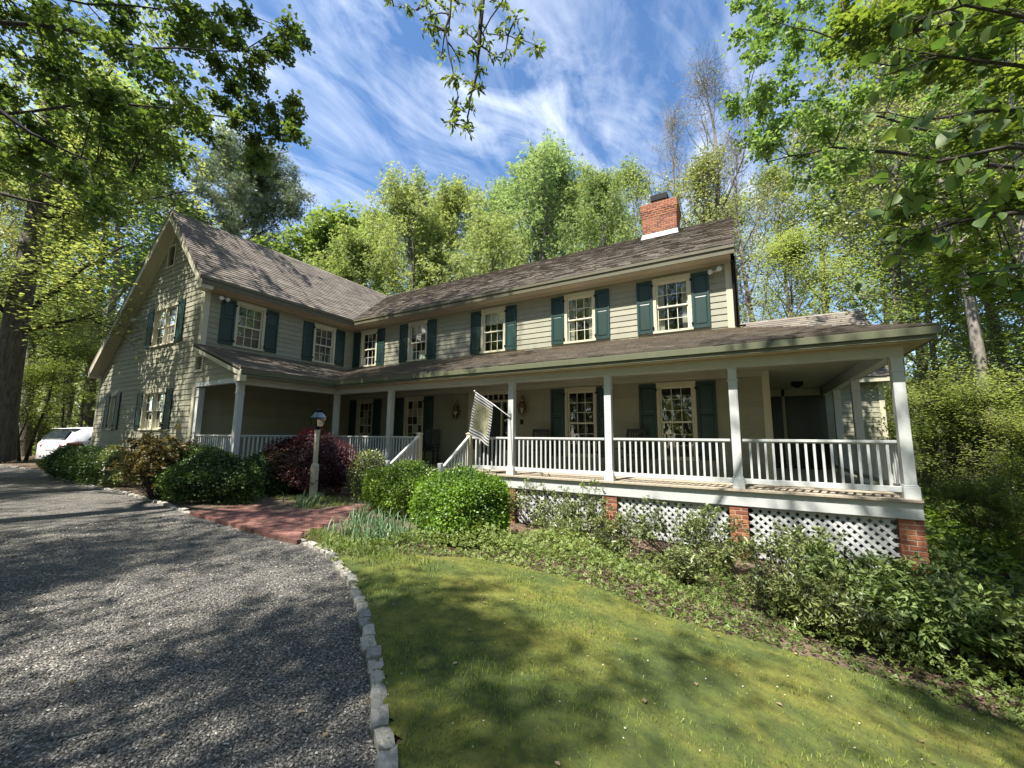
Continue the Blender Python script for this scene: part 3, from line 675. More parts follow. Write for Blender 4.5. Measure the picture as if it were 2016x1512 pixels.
# railings
bal = MB(); bal.box(-.018, -.018, .14, .018, .018, .865); balm = bal.mesh('baluster', WHITE)
nbal = [0]
def railing(p, q, gap=.1):
    p, q = Vector((*p, 0)), Vector((*q, 0)); d = (q-p); L = d.length; d.normalize(); a, b = p+d*gap, q-d*gap
    mb = MB(); z = Vector((0, 0, 1)); mb.bar(a+z*.885, b+z*.885, .075, .045); mb.bar(a+z*.86, b+z*.86, .045, .03); mb.bar(a+z*.14, b+z*.14, .05, .09)
    r = mb.build('railing', WHITE, house, bevel=.004); Lr = (b-a).length; n_ = max(2, round(Lr/.118)-1); joined = MB()
    for i in range(1, n_+1):
        c = a+(b-a)*(i/(n_+1))
        ob('baluster', balm, r, (c.x, c.y, 0), math.atan2(d.y, d.x))
    nbal[0] += n_
railing((.12, WY+.085), (DX, WY+.09)); railing((DX, WY+.09), (DX, -DY)); railing((DX, -DY), (4.81, -DY)); railing((4.81, -DY), (6.0, -DY), .08)
railing((7.76, -DY), (9.02, -DY), .08); railing((9.02, -DY), (11.46, -DY)); railing((11.46, -DY), (13.88, -DY)); railing((13.88, -DY), (SX, -DY))
railing((SX, -DY), (SX, .6)); railing((SX, .6), (SX, 2.87)); railing((SX, 2.87), (SX, 5.6))
# newels, steps, stair rails
nw = MB(); nw.box(-.06, -.06, -.0, .06, .06, .97); nw.box(-.075, -.075, .97, .075, .075, 1.0); nw.box(-.045, -.045, 1.0, .045, .045, 1.02); nwm = nw.mesh('newel_post', TRIM)
for x in (6.02, 7.76): ob('newel_post', nwm, house, (x, -DY-.02, 0))
for i in range(4):
    mb = MB(); z1 = -.16*(i+1); y0 = -DY-.12-.28*(i+1)
    mb.box(6.0, y0-.02, z1-.03, 7.78, y0+.28, z1); mb.box(6.02, y0+.0, z1-.16, 7.76, y0+.02, z1-.03); mb.build('step', FLOORB, house)
for x in (6.02, 7.76):
    mb = MB(); mb.bar((x, -DY-.06, .90), (x, -DY-1.12, .14), .07, .06); mb.bar((x, -DY-.10, .14), (x, -DY-1.12, -.6), .045, .07); mb.box(x-.05, -DY-1.22, -.68, x+.05, -DY-1.12, .28)
    r = mb.build('stair_rail', WHITE, house, bevel=.004)
    for i in range(8):
        y = -DY-.16-.12*i; zr_ = .88-.72*(.10+.12*i); s_ = MB(); s_.box(x-.018, y-.018, zr_-.74, x+.018, y+.018, zr_-.02); s_.build('baluster', WHITE, r)
# piers of brick
def brick_pier(x0, y0, x1, y1, z0, z1, sides=True, name='brick_pier', parent=house, lbl=None):
    core = MB(); g_ = .008; core.box(x0+g_, y0+g_, z0, x1-g_, y1-g_, z1); pr = core.build(name, MORTAR, parent); row = 0; z = z1-.067
    while z > z0-.06:
        a = x0; first = True
        while a < x1-.02:
            ln = .195 if (row % 2 == 0 or not first) else .095
            if x1-a-ln < .04: ln = x1-a
            ln = min(ln, x1-a)
            m_ = MB(); m_.box(a+.002, y0, z+.0, a+ln-.009 if a+ln < x1-.001 else x1, y0+.09, z+.057); m_.build('brick', BRICK, pr); a += ln; first = False
        if sides:
            b = y0+.1
            while b < y1-.02:
                ln = min(.195, y1-b); m_ = MB(); m_.box(x1-.09, b, z, x1, b+ln-.009, z+.057); m_.build('brick', BRICK, pr); b += ln
        row += 1; z -= .067+.010
    return pr
for xc in (6.2, 9.03, 11.47, 13.85, 16.18): brick_pier(xc-.15, -DY-.09, xc+.15, -DY+.2, float(h(xc, -DY))-.12, -.302, xc > 16)
# lattice of slats, clipped to the gap under the porch
def lattice(fr, s0, s1, ztop, zbot_f, parts=True):
    pn = MB(); fr.box(pn, s0, ztop-.03, s1, ztop, -.01, .0); lat = pn.build('lattice_panel', WHITE, house); J = MB()
    for layer, sg in ((0, 1), (1, -1)):
        n0 = .0 if layer else -.010
        c = s0-2.0
        while c < s1+2.0:
            # line s = c + sg*(z-ztop)
            pts = []
            for i in range(61):
                z = ztop-.03-i*.025; s = c+sg*(z-ztop)
                if s0+.02 <= s <= s1-.02 and z >= zbot_f(s): pts.append((s, z))
            if len(pts) > 2:
                m_ = MB() if parts else J; (sa, za), (sb, zb_) = pts[0], pts[-1]; w_ = .034
                m_.hexa([fr.p(sa-w_, za, n0), fr.p(sb-w_, zb_, n0), fr.p(sb+w_, zb_, n0), fr.p(sa+w_, za, n0), fr.p(sa-w_, za, n0+.009), fr.p(sb-w_, zb_, n0+.009), fr.p(sb+w_, zb_, n0+.009), fr.p(sa+w_, za, n0+.009)])
                if parts: m_.build('slat', WHITE, lat)
            c += .137
    if not parts: J.build('slats', WHITE, lat, kind='stuff')
LF = Fr((0, -DY-.02, 0), (1, 0, 0), (0, -1, 0))
gb = lambda s: float(h(s, -DY-.02))+.03
for a, b, prt in ((14.0, 16.03, 1), (11.62, 13.70, 1), (9.18, 11.32, 1), (7.8, 8.88, 0), (2.4, 6.0, 0)): lattice(LF, a, b, -.31, gb, bool(prt))
lattice(Fr((DX+.03, 0, 0), (0, 1, 0), (1, 0, 0)), WY+.1, -DY-.1, -.31, lambda s: -.64, False)
lattice(Fr((SX+.02, 0, 0), (0, 1, 0), (1, 0, 0)), -2.1, 6.5, -.31, lambda s: float(h(SX, s))+.03, False)
# windows
def window(fr, a0, a1, z0, z1, cols, ru, rl, units=1, shut=(1, 1), sw=.42, blind=0, lbl=None, curtain=0):
    C = MB(); cw = .085; P = lambda *k: fr.box(C, *k)
    P(a0, z1-.11, a1, z1, -.10, .045); P(a0, z0, a0+cw, z1-.11, -.10, .04); P(a1-cw, z0, a1, z1-.11, -.10, .04); P(a0-.02, z0-.0, a1+.02, z0+.055, -.10, .065)
    P(a0-.01, z1, a1+.01, z1+.02, .0, .055)
    wdt = (a1-a0-2*cw-(units-1)*.07)/units; W_ = None; objs = []
    wo = None
    for k in range(1, units): c = a0+cw+k*wdt+(k-1)*.07; P(c, z0+.055, c+.07, z1-.11, -.10, .03)
    wo = C.build('window', TRIM, house, bevel=.003)
    if lbl: wo['label'] = lbl
    for k in range(units):
        b0 = a0+cw+k*(wdt+.07); b1 = b0+wdt; zA, zB = z0+.055, z1-.11; zm = zA+(zB-zA)*rl/(ru+rl)
        for (q0, q1, rows, nn) in ((zA, zm+.012, rl, -.060), (zm-.012, zB, ru, -.030)):
            S = MB(); st = .034; fr.box(S, b0, q0, b0+st, q1, nn-.03, nn); fr.box(S, b1-st, q0, b1, q1, nn-.03, nn); fr.box(S, b0+st, q0, b1-st, q0+st, nn-.03, nn); fr.box(S, b0+st, q1-st, b1-st, q1, nn-.03, nn)
            iw = (b1-b0-2*st); ih = q1-q0-2*st; mw = .014
            for c in range(1, cols): x_ = b0+st+iw*c/cols; fr.box(S, x_-mw/2, q0+st, x_+mw/2, q1-st, nn-.022, nn-.003)
            for c in range(1, rows): z_ = q0+st+ih*c/rows; fr.box(S, b0+st, z_-mw/2, b1-st, z_+mw/2, nn-.021, nn-.004)
            S.build('sash', painted_sash, wo)
            for c in range(cols):
                for r_ in range(rows):
                    g_ = MB(); x0 = b0+st+iw*c/cols+mw*.4; x1 = b0+st+iw*(c+1)/cols-mw*.4; y0 = q0+st+ih*r_/rows+mw*.4; y1 = q0+st+ih*(r_+1)/rows-mw*.4
                    t_ = random.gauss(0, .0012)
                    g_.add([fr.p(x0, y0, nn-.012), fr.p(x1, y0, nn-.012+t_), fr.p(x1, y1, nn-.012+t_*.5), fr.p(x0, y1, nn-.012)], [(0, 1, 2, 3)]); g_.build('pane', GLASS, wo)
        if blind:
            B = MB(); fr.box(B, b0+.02, zB-blind*(zB-zA), b1-.02, zB, -.13, -.125); B.build('blind', BLIND, wo)
        if curtain:
            B = MB(); n_ = 14
            for sd_ in (0, 1):
                for i in range(n_):
                    f0 = i/n_*.22; f1 = (i+1)/n_*.22; c0 = b0+f0*(b1-b0) if not sd_ else b1-f0*(b1-b0); c1 = b0+f1*(b1-b0) if not sd_ else b1-f1*(b1-b0)
                    n0, n1 = (-.14, -.17) if i % 2 else (-.17, -.14); B.add([fr.p(c0, zA, n0), fr.p(c1, zA, n1), fr.p(c1, zB, n1), fr.p(c0, zB, n0)], [(0, 1, 2, 3)])
            B.build('curtain', BLIND, wo)
    for sd_, on in zip((-1, 1), shut):
        if not on: continue
        c0, c1 = (a0-sw-.01, a0-.01) if sd_ < 0 else (a1+.01, a1+sw+.01)
        S = MB(); zz1 = z1-.01; zz0 = z0+.02; fr.box(S, c0, zz0, c1, zz1, .024, .042); st = .055; zm = zz0+(zz1-zz0)*.60
        fr.box(S, c0, zz0, c0+st, zz1, .042, .058); fr.box(S, c1-st, zz0, c1, zz1, .042, .058)
        for q0, q1 in ((zz0, zz0+.09), (zm-.035, zm+.035), (zz1-.08, zz1)): fr.box(S, c0+st, q0, c1-st, q1, .042, .0575)
        for q0, q1 in ((zz0+.09, zm-.035), (zm+.035, zz1-.08)):
            i_ = .035; x0, x1, y0, y1 = c0+st+.004, c1-st-.004, q0+.004, q1-.004
            S.hexa([fr.p(x0, y0, .0425), fr.p(x1, y0, .0425), fr.p(x1, y1, .0425), fr.p(x0, y1, .0425), fr.p(x0+i_, y0+i_, .056), fr.p(x1-i_, y0+i_, .056), fr.p(x1-i_, y1-i_, .056), fr.p(x0+i_, y1-i_, .056)])
        so_ = S.build('shutter', SHUT, house, bevel=.003)
        e_ = c1 if sd_ < 0 else c0
        for z_ in (zz0+.14, zz1-.16): H_ = MB(); fr.box(H_, e_-.03, z_-.03, e_+.03, z_+.03, .056, .068); H_.build('hinge', BLACK, so_)
    return wo
painted_sash = painted('cream_sash_paint', (.60, .58, .45), .04, .45, (.3, .3, .2), .1)
for i, (a, b) in enumerate(UP): window(MAIN, a, b, zb, zt, 3, 2, 2, blind=(0, .26, .30, 0, 0)[i], curtain=(0, 0, 0, 1, 1)[i], sw=.415)
window(WING, -4.60, -3.66, 3.70, 5.19, 3, 2, 2, sw=.42); window(WING, -1.86, -.92, 3.66, 5.14, 3, 2, 2, sw=.42)
window(GAB, -3.47, -1.70, 3.82, 5.21, 3, 2, 2, units=2, sw=.46, curtain=1); window(GAB, -3.57, -1.86, 1.03, 2.36, 3, 2, 2, units=2, sw=.46); window(GAB, -6.50, -5.98, 1.04, 2.41, 2, 2, 2, sw=.42)
for a, b, c, d in LOW: window(MAIN, a, b, c, d, 3, 3, 3, sw=.44)
# louvred vents
def vent(a0, a1, z0, z1, n_):
    V_ = MB(); f_ = .06; 
    for q in ((a0, z0, a0+f_, z1), (a1-f_, z0, a1, z1), (a0+f_, z1-f_, a1-f_, z1), (a0+f_, z0, a1-f_, z0+f_)): GAB.box(V_, *q, -.05, .05)
    v = V_.build('vent', TRIM, house); D_ = MB(); GAB.box(D_, a0+f_, z0+f_, a1-f_, z1-f_, -.06, -.05); D_.build('backing', BLACK, v)
    for i in range(n_):
        z = z0+f_+(z1-z0-2*f_)*(i+.1)/n_; dz = (z1-z0-2*f_)/n_; L_ = MB(); L_.hexa([GAB.p(a0+f_, z, .035), GAB.p(a1-f_, z, .035), GAB.p(a1-f_, z, .028), GAB.p(a0+f_, z, .028), GAB.p(a0+f_, z+dz*.75, -.03), GAB.p(a1-f_, z+dz*.75, -.03), GAB.p(a1-f_, z+dz*.72, -.037), GAB.p(a0+f_, z+dz*.72, -.037)])
        L_.build('slat', TRIM, v)
vent(-2.97, -2.38, 6.55, 7.36, 11); vent(-.12, .38, 2.74, 3.26, 6)
# chimney
CX0, CX1, CY0, CY1 = 11.17, 12.34, 3.35, 4.2
ch = brick_pier(CX0, CY0, CX1, CY1, 8.25, 8.86, True, 'chimney')
for i, (gw, z0, z1) in enumerate(((.015, 8.862, 8.925), (.03, 8.94, 9.0), (.045, 9.015, 9.075), (.06, 9.09, 9.15), (.06, 9.165, 9.225), (.045, 9.24, 9.30), (.045, 9.315, 9.37))):
    cmb_ = MB(); cmb_.box(CX0-gw+.01, CY0-gw+.01, z0-.014, CX1+gw-.01, CY1+gw-.01, z1); cmb_.build('mortar', MORTAR, ch); a = CX0-gw-(.1 if i % 2 else 0)
    while a < CX1+gw-.02:
        l0, l1 = max(a, CX0-gw), min(a+.195, CX1+gw); m_ = MB(); m_.box(l0, CY0-gw, z0, l1-.008, CY0-gw+.09, z1); a += .203
        if l1-l0 > .02: m_.build('brick', BRICK, ch)
    b = CY0-gw+.1
    while b < CY1+gw-.02: m_ = MB(); m_.box(CX1+gw-.09, b, z0, CX1+gw, min(b+.195, CY1+gw), z1); m_.build('brick', BRICK, ch); b += .203
m_ = MB(); m_.box(CX0+.38, CY0+.09, 9.37, CX0+.82, CY0+.56, 9.50); m_.build('flue', simple('clay_flue', (.55, .38, .27), .8), ch)
m_ = MB(); x0, x1, y0, y1 = CX0+.34, CX0+.86, CY0+.05, CY0+.6
for (a, b) in ((x0, y0), (x1, y0), (x0, y1), (x1, y1)): m_.box(a-.02, b-.02, 9.37, a+.02, b+.02, 9.50)
m_.box(x0-.03, y0-.03, 9.49, x1+.03, y1+.03, 9.70); m_.build('chimney_cap', BLACK, ch)
m_ = MB(); zf = lambda y: mz+ms*(y+.45)
m_.hexa([(CX0-.05, CY0-.12, zf(CY0-.12)), (CX1+.05, CY0-.12, zf(CY0-.12)), (CX1+.05, CY0, zf(CY0)-.02), (CX0-.05, CY0, zf(CY0)-.02), (CX0-.05, CY0-.115, zf(CY0-.12)+.03), (CX1+.05, CY0-.115, zf(CY0-.12)+.03), (CX1+.01, CY0-.008, zf(CY0)+.16), (CX0-.01, CY0-.008, zf(CY0)+.16)])
m_.prism([(CX1+.002, CY0-.12, zf(CY0-.12)), (CX1+.002, CY0+.7, zf(CY0+.7)), (CX1+.002, CY0+.7, zf(CY0+.7)+.15), (CX1+.002, CY0, zf(CY0)+.15)], (.02, 0, 0)); m_.build('flashing', LEAD, ch)
# door unit
Dn = MB(); d0, d1, dz = 5.99, 7.69, 2.47; P = lambda *k: MAIN.box(Dn, *k)
P(d0, 0, d0+.15, dz-.14, -.1, .06); P(d1-.15, 0, d1, dz-.14, -.1, .06); P(d0, dz-.14, d1, dz, -.1, .07); P(d0-.03, dz, d1+.03, dz+.03, 0, .1); P(d0+.15, 2.02, d1-.15, 2.09, -.1, .05); P(d0+.15, 2.27, d1-.15, dz-.14, -.1, .045)
P(d0+.39, 0, d0+.44, 2.02, -.1, .03); P(d1-.44, 0, d1-.39, 2.02, -.1, .03); P(d0+.15, 0, d0+.39, .5, -.1, .0); P(d1-.39, 0, d1-.15, .5, -.1, .0)
for i in range(1, 7): c = d0+.15+(d1-d0-.3)*i/7; P(c-.012, 2.09, c+.012, 2.27, -.06, .02)
dn = Dn.build('door_surround', TRIM, house, bevel=.004)
for i in range(7): c0 = d0+.15+(d1-d0-.3)*i/7; c1 = d0+.15+(d1-d0-.3)*(i+1)/7; m_ = MB(); m_.add([MAIN.p(c0+.015, 2.09, -.03), MAIN.p(c1-.015, 2.09, -.03), MAIN.p(c1-.015, 2.27, -.03), MAIN.p(c0+.015, 2.27, -.03)], [(0, 1, 2, 3)]); m_.build('pane', GLASS, dn)
for c0, c1 in ((d0+.15, d0+.39), (d1-.39, d1-.15)):
    for r_ in range(3): z0 = .5+r_*.507; m_ = MB(); m_.add([MAIN.p(c0+.01, z0+.01, -.03), MAIN.p(c1-.01, z0+.01, -.03), MAIN.p(c1-.01, z0+.49, -.03), MAIN.p(c0+.01, z0+.49, -.03)], [(0, 1, 2, 3)]); m_.build('pane', GLASS, dn)
dr_ = MB(); e0, e1 = d0+.445, d1-.445; MAIN.box(dr_, e0, .01, e1, 2.015, -.07, -.03)
for (q0, q1) in ((.15, .75), (.85, 1.85)):
    for s_ in (0, 1): a0 = e0+.09+s_*(e1-e0-.06)/2; MAIN.box(dr_, a0, q0, a0+.27, q1, -.03, -.018)
fd = dr_.build('door', DOORG, house, bevel=.005); fd['label'] = 'dark green front door with a pale initial hung on it'
m_ = MB(); m_.tube([MAIN.p(e0+.06, .98, .0), MAIN.p(e0+.06, .98, -.03)], .012); m_.tube([MAIN.p(e0+.06, 1.0, .02), MAIN.p(e0+.06, .96, .02)], .02, 8); m_.build('handle', BRASS, fd)
m_ = MB(); zc, xc, q = 1.38, (e0+e1)/2+.06, .013
for a, b in (((-.10, .14), (.02, .17)), ((.02, .17), (.08, .11)), ((.08, .11), (.07, .05)), ((.07, .05), (-.08, -.13)), ((-.08, -.13), (.0, -.11)), ((.0, -.11), (.11, -.15))): m_.bar(MAIN.p(xc+a[0], zc+a[1], -.005), MAIN.p(xc+b[0], zc+b[1], -.005), .016, .03, up=(0, -1, 0))
m_.build('monogram', simple('pale_wood_letter', (.085, .075, .06), .6), fd)
m_ = MB(); MAIN.box(m_, 7.98, 1.30, 8.07, 1.45, .024, .05); m_.build('mailbox_plate', BLACK, house)
# dark recess doors on the side porch
m_ = MB(); m_.box(14.5, 4.5, 0, SX-.02, 4.6, 2.5); m_.build('screen_wall', DOORG, house)
m_ = MB(); m_.box(15.08, 4.46, 0, 15.16, 4.5, 2.5); m_.box(14.6, 4.46, 2.28, 16.1, 4.5, 2.5); m_.build('screen_frame', CEIL, house)
m_ = MB(); m_.box(14.38, .02, 0, 14.48, 6.9, 2.5); m_.build('side_wall', SIDING, house)
# rear wing
rw = MB(); rw.box(14.0, 7.0, -3.0, 18.1, 7.1, 3.1); rw.box(18.0, 7.1, -3.0, 18.1, 12, 3.1); rw.prism([(18.05, 7.0, 3.1), (18.05, 12, 3.1), (18.05, 9.5, 5.6)], (.05, 0, 0)); rwo = rw.build('rear_wing', SIDING, house)
RW = Fr((0, 7.0, 0), (1, 0, 0), (0, -1, 0)); z = .2
while z < 3.0:
    m_ = MB(); m_.hexa([RW.p(15.8, z, .024), RW.p(18.1, z, .024), RW.p(18.1, z, 0), RW.p(15.8, z, 0), RW.p(15.8, z+.17, .006), RW.p(18.1, z+.17, .006), RW.p(18.1, z+.17, 0), RW.p(15.8, z+.17, 0)]); m_.build('board', SIDING, rwo); z += .165
m_ = MB(); m_.box(18.0, 6.96, -2, 18.14, 7.0, 3.0); m_.box(15, 6.6, 2.86, 18.3, 6.64, 3.02); m_.box(15, 6.64, 2.86, 18.3, 7.0, 2.88); m_.build('trim', TRIM, rwo)
s9 = 1.05; k9 = math.hypot(1, s9)
plane_roof('rw', (0, 6.58, 3.03), (1, 0, 0), (0, 1, s9), [(13.9, 0), (18.3, 0), (18.3, 2.92*k9), (13.9, 2.92*k9)], seed=9)
plane_roof('rwb', (0, 12.42, 3.03), (-1, 0, 0), (0, -1, s9), [(-18.3, 0), (-13.9, 0), (-13.9, 2.92*k9), (-18.3, 2.92*k9)], sh=False)
# wall lanterns (onion shaped cages)
def lantern(x, z):
    r_ = MB(); zc = z; y = -.19
    for k in range(8):
        a = 2*math.pi*k/8; r_.tube([(x+math.cos(a)*q*.16, y+math.sin(a)*q*.16, zc+w_) for q, w_ in ((.25, .22), (.7, .14), (1, .02), (.9, -.12), (.5, -.24))], .006, 4)
    r_.lathe((x, y, zc), [(.165, .01), (.17, .02), (.165, .03)], 12); r_.lathe((x, y, zc), [(.05, -.27), (.06, -.24), (.03, -.23)], 10); r_.lathe((x, y, zc), [(.07, .2), (.05, .26), (.02, .30), (.01, .34)], 10)
    r_.tube([(x, y, zc+.32), (x, y+.02, zc+.38), (x, -.08, zc+.37), (x, -.03, zc+.2), (x, -.03, zc+.02)], .012, 6); r_.box(x-.05, -.05, zc-.12, x+.05, -.024, zc+.1)
    o = r_.build('wall_lantern', BRASS, house, smooth=True); g_ = MB(); g_.lathe((x, y, zc), [(.05, -.2), (.10, -.1), (.115, .0), (.08, .12), (.04, .2)], 12); g_.build('glass_globe', GLASS, o, smooth=True)
    c_ = MB(); c_.tube([(x, y, zc-.22), (x, y, zc-.04)], .014, 6); c_.build('candle', simple('ivory_tube', (.6, .56, .45), .5), o)
lantern(5.56, 1.74); lantern(8.11, 1.80)
# flood lights
def flood(c, dirs, back):
    m_ = MB(); c = Vector(c); m_.lathe(c, [(.05, -.02), (.055, .0), (.04, .03)], 10)
    for d in dirs:
        d = Vector(d).normalized(); m_.tube([c, c+d*.10], .018, 6); m_.tube([c+d*.09, c+d*.12, c+d*.19, c+d*.215], [.025, .035, .062, .066], 12)
    o = m_.build('flood_light', simple('white_lamp_housing', (.6, .6, .58), .35), house, smooth=True); l_ = MB()
    for d in dirs: d = Vector(d).normalized(); l_.tube([c+d*.216, c+d*.226], [.060, .045], 12)
    l_.build('lens', simple('frosted_lens', (.62, .62, .58), .12), o)
flood((13.62, -.05, 5.12), [(-.75, -.75, -.25), (.35, -.9, -.1)], 0); flood((.06, -5.05, 5.16), [(.75, -.4, -.3), (.75, .45, -.3)], 0); flood((-4.75, WY-.05, 5.0), [(-.5, -.8, -.3), (.5, -.8, -.3)], 0)
m_ = MB(); m_.box(15.22, 2.46, 2.40, 15.48, 2.72, 2.50); m_.lathe((15.35, 2.59, 2.34), [(.06, 0), (.10, .03), (.11, .06)], 10); m_.build('ceiling_light', BLACK, house)
m_ = MB(); m_.tube([(LX+.05, -.07, 5.3), (LX+.05, -.07, 3.65), (LX+.25, -.12, 3.62)], .03, 6); m_.build('downspout', BLACK, house)

# ------------------------------------------------------------------ smaller things
# lamp post
lp = empty('lamp_post', (4.72, -4.68, -.67)); tag(lp, 'cream wooden lamp post with a black glass lantern beside the brick walk', 'lamp post')
m_ = MB(); m_.box(-.068, -.068, -.05, .068, .068, .85); m_.hexa([(-.068, -.068, .85), (.068, -.068, .85), (.068, .068, .85), (-.068, .068, .85), (-.043, -.043, .9), (.043, -.043, .9), (.043, .043, .9), (-.043, .043, .9)])
m_.box(-.043, -.043, .9, .043, .043, 1.66); m_.box(-.05, -.05, 1.66, .05, .05, 1.70); m_.box(-.048, -.048, 1.56, .048, .048, 1.58); m_.box(-.045, -.045, 1.70, .045, .045, 1.72)
m_.build('post', TRIM, lp, bevel=.006)
f_ = MB(); z0 = 1.80; b_, t_ = .085, .14; zt_ = z0+.21; zr_ = zt_+.15
f_.lathe((0, 0, 1.72), [(.035, 0), (.028, .03), (.05, .06), (.05, .08)], 10)
f_.box(-b_-.012, -b_-.012, z0-.02, b_+.012, b_+.012, z0); f_.box(-t_-.02, -t_-.02, zt_, t_+.02, t_+.02, zt_+.012)
FROST = simple('frosted_roof_glass', (.16, .21, .23), .15)
cs = [(-1, -1), (1, -1), (1, 1), (-1, 1)]
for x, y in cs: f_.bar((x*b_, y*b_, z0), (x*t_, y*t_, zt_), .014, .014); f_.bar((x*t_, y*t_, zt_+.01), (x*.065, y*.065, zr_), .012, .012)
f_.box(-.075, -.075, zr_, .075, .075, zr_+.012); f_.box(-.05, -.05, zr_+.012, .05, .05, zr_+.05); f_.lathe((0, 0, zr_+.05), [(.085, 0), (.07, .02), (.02, .045), (.012, .075), (.02, .09), (.004, .11)], 12)
lf = f_.build('lantern_frame', BLACK, lp); 
for i in range(4):
    (x0, y0), (x1, y1) = cs[i], cs[(i+1) % 4]; g_ = MB(); g_.add([(x0*b_, y0*b_, z0), (x1*b_, y1*b_, z0), (x1*t_, y1*t_, zt_), (x0*t_, y0*t_, zt_)], [(0, 1, 2, 3)]); g_.build('pane', GLASS, lf)
    g_ = MB(); g_.add([(x0*t_, y0*t_, zt_+.012), (x1*t_, y1*t_, zt_+.012), (x1*.065, y1*.065, zr_), (x0*.065, y0*.065, zr_)], [(0, 1, 2, 3)]); g_.build('pane', FROST, lf)
g_ = MB(); g_.tube([(0, 0, z0), (0, 0, z0+.09)], .02, 8); g_.lathe((0, 0, z0+.09), [(.018, 0), (.035, .04), (.028, .08), (.006, .1)], 10); g_.build('bulb', simple('milky_bulb', (.7, .7, .66), .2), lf, smooth=True)
# flag on its bracket
fp = empty('garden_flag', (9.02, -DY-.085, 1.42)); tag(fp, 'striped black and white flag with a faded floral print on the porch post', 'flag')
A = Vector((0, 0, 0)); tip = Vector((-.90, -.26, .62)); m_ = MB(); m_.tube([A+Vector((0, -.02, -.02)), A+tip*.45], .008, 8); m_.tube([A+tip*.40, A+tip], .014, 8); m_.build('pole', simple('white_flag_pole', (.7, .7, .68), .3), fp)
m_ = MB(); m_.lathe(A+tip, [(.005, -.02), (.03, 0), (.03, .025), (.005, .045)], 10); m_.build('finial', simple('pale_brass_ball', (.5, .48, .36), .3, .5), fp, smooth=True)
m_ = MB(); m_.box(-.03, -.005, -.07, .03, .01, .07); m_.tube([(0, -.005, -.03), tip*.09], .02, 8); m_.tube([(0, -.01, -.05), (.03, -.02, -.4), (.06, -.01, -.9), (.08, 0, -1.35)], .005, 5); m_.build('bracket', simple('grey_cast_bracket', (.25, .26, .27), .4, .6), fp)
m_ = MB(); nu, nv = 16, 26; top0, top1 = tip*.97, tip*.47; dn_ = Vector((-.10, .02, -1)).normalized(); vs = []
for j in range(nv+1):
    for i in range(nu+1):
        u_, v_ = i/nu, j/nv; p = top0.lerp(top1, u_)+dn_*(v_*(1.04-.0*u_))+Vector((-.10*v_*(1-u_), 0, 0)); p += Vector((.1, -1, 0))*(math.sin(u_*8+.6)*.06*(.3+.7*v_)+math.sin(u_*3+v_*5)*.02); vs.append(p)
m_.add(vs, [(j*(nu+1)+i, j*(nu+1)+i+1, (j+1)*(nu+1)+i+1, (j+1)*(nu+1)+i) for j in range(nv) for i in range(nu)])
me = m_.mesh('cloth', None if False else SIDING, True); me.materials.clear()
a1 = me.attributes.new('fu', 'FLOAT', 'POINT'); a1.data.foreach_set('value', [i/nu for j in range(nv+1) for i in range(nu+1)])
a2 = me.attributes.new('fv', 'FLOAT', 'POINT'); a2.data.foreach_set('value', [j/nv for j in range(nv+1) for i in range(nu+1)])
def flagmat():
    m, t, b = mat('flag_cloth'); fu = nd(t, 'ShaderNodeAttribute', attribute_name='fu').outputs['Fac']; fv = nd(t, 'ShaderNodeAttribute', attribute_name='fv').outputs['Fac']
    def M_(op, a, b_=None):
        n = nd(t, 'ShaderNodeMath', operation=op)
        for i, s in enumerate((a, b_)):
            if s is None: continue
            if isinstance(s, (int, float)): n.inputs[i].default_value = s
            else: t.links.new(s, n.inputs[i])
        return n.outputs[0]
    st = M_('FRACT', M_('MULTIPLY', fv, 15)); stripe = M_('LESS_THAN', st, .40)
    inn = M_('MULTIPLY', M_('MULTIPLY', M_('GREATER_THAN', fu, .14), M_('LESS_THAN', fu, .86)), M_('MULTIPLY', M_('GREATER_THAN', fv, .18), M_('LESS_THAN', fv, .82)))
    cx = nd(t, 'ShaderNodeCombineXYZ'); t.links.new(fu, cx.inputs[0]); t.links.new(fv, cx.inputs[1])
    n = noise(t, 9, 6, .8, 1.5, vec=cx.outputs[0]); fl_ = ramp(t, [(.35, (.06, .07, .04)), (.46, (.22, .22, .11)), (.52, (.42, .40, .26)), (.60, (.12, .14, .06)), (.72, (.34, .32, .14))], n.outputs[0])
    sc_ = mixc(t, stripe, (.52, .52, .49), (.02, .02, .025)); c = mixc(t, inn, sc_, fl_.outputs[0]); t.links.new(c, b.inputs['Base Color']); b.inputs['Roughness'].default_value = .8
    tr = nd(t, 'ShaderNodeBsdfTranslucent'); t.links.new(c, tr.inputs[0]); mx = nd(t, 'ShaderNodeMixShader'); mx.inputs[0].default_value = .35
    t.links.new(b.outputs[0], mx.inputs[1]); t.links.new(tr.outputs[0], mx.inputs[2]); t.links.new(mx.outputs[0], t.nodes['Material Output'].inputs[0]); return m
me.materials.append(flagmat()); ob('cloth', me, fp)
